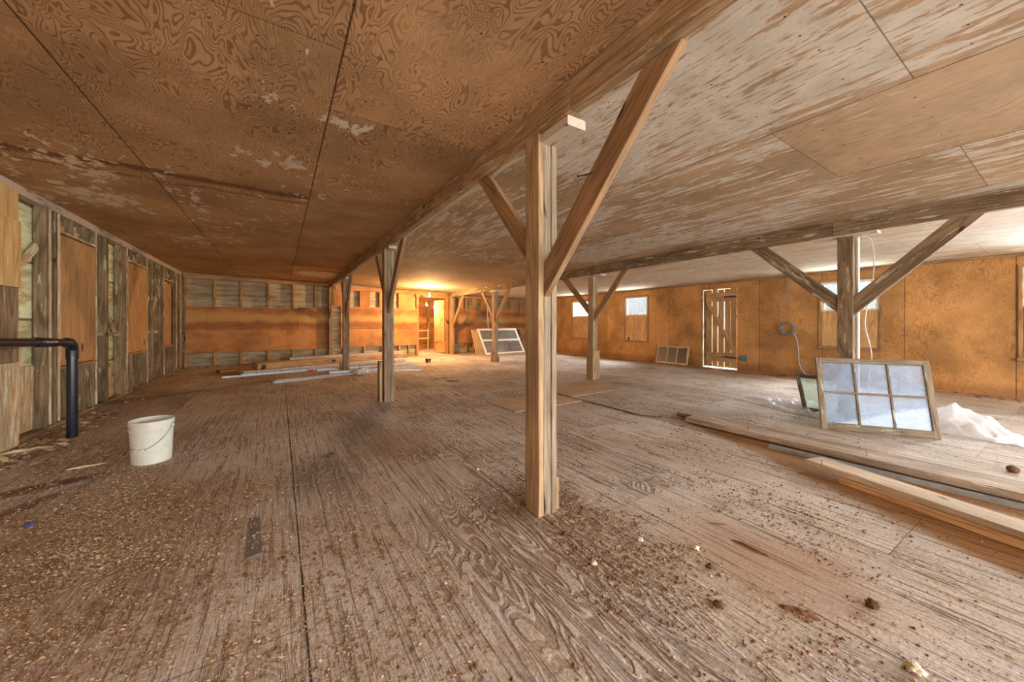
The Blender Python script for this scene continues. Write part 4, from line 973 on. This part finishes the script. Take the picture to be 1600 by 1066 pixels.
# wood shavings and crumbs: uncountable
def scatter(name, count, regions, size, mat, label, cat, seed, flake=True):
    rr = random.Random(seed); vs = []; fs = []
    tot = sum(r_[0] for r_ in regions)
    for _ in range(count):
        k = rr.uniform(0, tot)
        for r_ in regions:
            if k < r_[0]: break
            k -= r_[0]
        _, cx, cy, sx, sy, gauss = r_
        for _t in range(8):
            if gauss: x = rr.gauss(cx, sx); y = rr.gauss(cy, sy)
            else: x = rr.uniform(cx - sx, cx + sx); y = rr.uniform(cy - sy, cy + sy)
            if -2.08 < x < 9.7 and YF < y < 12.3 and mnoise.noise(Vector((x * 1.7, y * 1.7, seed))) + 0.6 * mnoise.noise(Vector((x * 6, y * 6, seed))) > rr.uniform(-0.25, 0.30): break
        else: continue
        if not (-2.08 < x < 9.7 and YF < y < 12.4): continue
        if 1.27 < x < 1.5 and 1.72 < y < 1.93: continue
        if 3.96 < x < 4.42 and y < 2.9: continue
        if y < 1.25 and 3.12 + 0.284 * y - 0.02 < x < 3.38 + 0.284 * y: continue
        if -0.9 < x < 3.6 and 0.3 * x + 10.3 < y < 0.3 * x + 11.6: continue
        if (x + 0.91) ** 2 + (y - 4.24) ** 2 < 0.02: continue
        s = rr.uniform(*size) * (0.5 + rr.random() ** 3 * 1.3); a = rr.uniform(0, 2 * PI)
        ca_, sa_ = math.cos(a) * s, math.sin(a) * s; k2 = rr.uniform(0.25, 0.8)
        n = len(vs); z = 0.0006
        if flake:
            h1, h2 = rr.uniform(0, .6) * s, rr.uniform(0, .6) * s
            vs += [(x - ca_, y - sa_, z), (x + sa_ * k2, y - ca_ * k2, z + h1), (x + ca_, y + sa_, z + h2), (x - sa_ * k2, y + ca_ * k2, z)]
            fs += [(n, n + 1, n + 2, n + 3)]
        else:
            h = s * rr.uniform(.5, .9)
            vs += [(x - ca_, y - sa_, 0), (x + sa_ * k2 + ca_ * .4, y - ca_ * k2 + sa_ * .4, 0), (x + ca_ * .3 - sa_ * k2, y + sa_ * .3 + ca_ * k2, 0), (x + ca_ * .1, y + sa_ * .1, h)]
            fs += [(n, n + 1, n + 3), (n + 1, n + 2, n + 3), (n + 2, n, n + 3)]
    mb = MB(); mb.v = vs; mb.f = fs
    me = bpy.data.meshes.new(name); me.from_pydata(vs, [], fs); me.materials.append(mat)
    o = bpy.data.objects.new(name, me); COL.objects.link(o); tag(o, label, cat, kind='stuff'); return o
M_SHAV = plain('shaving_wood', (0.44, 0.325, 0.21), 0.9, var=0.5, scale=45)
M_SHAVP = plain('shaving_pale', (0.56, 0.42, 0.28), 0.9, var=0.3, scale=60)
M_CRUMB = plain('crumb_dark', (0.16, 0.08, 0.040), 0.95, var=0.5, scale=50)
scatter('wood_shavings', 90000, [(6, -0.95, 3.25, 0.36, 0.6, True), (3, -0.62, 2.6, 0.35, 0.35, True), (3, -1.6, 4.2, 0.4, 0.8, True), (3, -0.5, 2.0, 0.6, 0.6, True), (1.2, 0.4, 2.5, 1.5, 1.3, True), (0.8, 1.75, 0.95, 0.5, 0.5, True), (1.0, -1.5, 6.5, 0.5, 1.5, True)], (0.0025, 0.007), M_SHAV, 'tan wood shavings strewn over the left floor around the bucket', 'wood shavings', 3)
scatter('pale_shavings', 7000, [(5, -0.85, 3.0, 0.6, 0.9, True), (2, -0.5, 2.0, 0.6, 0.6, True), (1.2, 1.4, 2.0, 1.6, 1.8, False), (1.0, 4.5, 2.5, 3.5, 2.8, False)], (0.0022, 0.007), M_SHAVP, 'pale wood flakes scattered thinly over the floor', 'wood flakes', 4)
scatter('dirt_crumbs', 42000, [(2.5, -0.9, 3.1, 0.5, 0.7, True), (1.0, -0.5, 2.0, 0.5, 0.4, True), (2.5, 1.6, 1.2, 0.7, 0.5, True), (3, 2.9, 2.9, 1.3, 1.3, True), (2.2, 6.5, 3.5, 2.5, 2.5, True), (2, -0.3, 2.6, 0.9, 1.0, True), (1.5, 4.0, 6.0, 4.5, 5.0, False), (1.2, 0.9, 3.4, 0.9, 1.0, True), (0.8, 1.5, 1.9, 0.18, 0.2, True), (0.6, 7.0, 8.0, 2.5, 3.0, False)], (0.0025, 0.009), M_CRUMB, 'dark dirt crumbs scattered over the whole floor', 'dirt', 5, False)
scatter('wood_litter', 1600, [(1, -1.85, 5.1, 0.18, 0.4, True), (0.8, -1.9, 6.5, 0.12, 1.0, True)], (0.012, 0.035), M_SHAV, 'bark and wood litter heaped along the left wall base', 'wood litter', 6)
scatter('sweepings', 1800, [(1, 9.45, 6.5, 0.16, 4.0, True)], (0.01, 0.03), M_CRUMB, 'brown sweepings along the foot of the right wall', 'sweepings', 8)

# ------------------------------------------------------------------ outside
mb = MB(); mb.box((10.1, -40, -0.9), (80, 60, -0.8)); struct('ground_outside', mb, M_GRASS)
mb = MB()
mb.box((-80, -60, -0.9), (-2.6, 60, -0.8)); mb.box((-2.6, -60, -0.9), (10.1, -6, -0.8)); struct('ground_rear', mb, M_GRASS)
def tree(x, y, h, r, label):
    t = thing('tree', (x, y, -0.8), label, 'tree', 'trees outside the right wall')
    mb = MB(); mb.tube([(0, 0, 0), (0.1, 0, h * .5), (0, .1, h * .8)], [0.16, 0.12, 0.06], 8); obj('trunk', mb, M_BARK, t, smooth=True)
    rr = random.Random(x); mb = MB()
    for k in range(9000):
        a = Vector((rr.gauss(0, 1), rr.gauss(0, 1), rr.gauss(0, 1))).normalized() * r * rr.uniform(.45, 1)
        a *= 1 + 0.5 * mnoise.noise(a * 1.2); p = a + Vector((0, 0, h - r * .5)); s = rr.uniform(.05, .12)
        u = Vector((rr.gauss(0, 1), rr.gauss(0, 1), rr.gauss(0, 1))).normalized(); v = u.cross(Vector((0.3, 0.5, 0.8))).normalized()
        n = len(mb.v); mb.v += [tuple(p - u * s), tuple(p + v * s * .6), tuple(p + u * s)]; mb.f.append((n, n + 1, n + 2))
    obj('crown', mb, M_LEAF, t)
tree(24, 19.7, 4.6, 1.6, 'green tree outside seen through the small clear window')
tree(22, 6.2, 3.6, 1.2, 'green tree outside behind the window hidden by the right post')
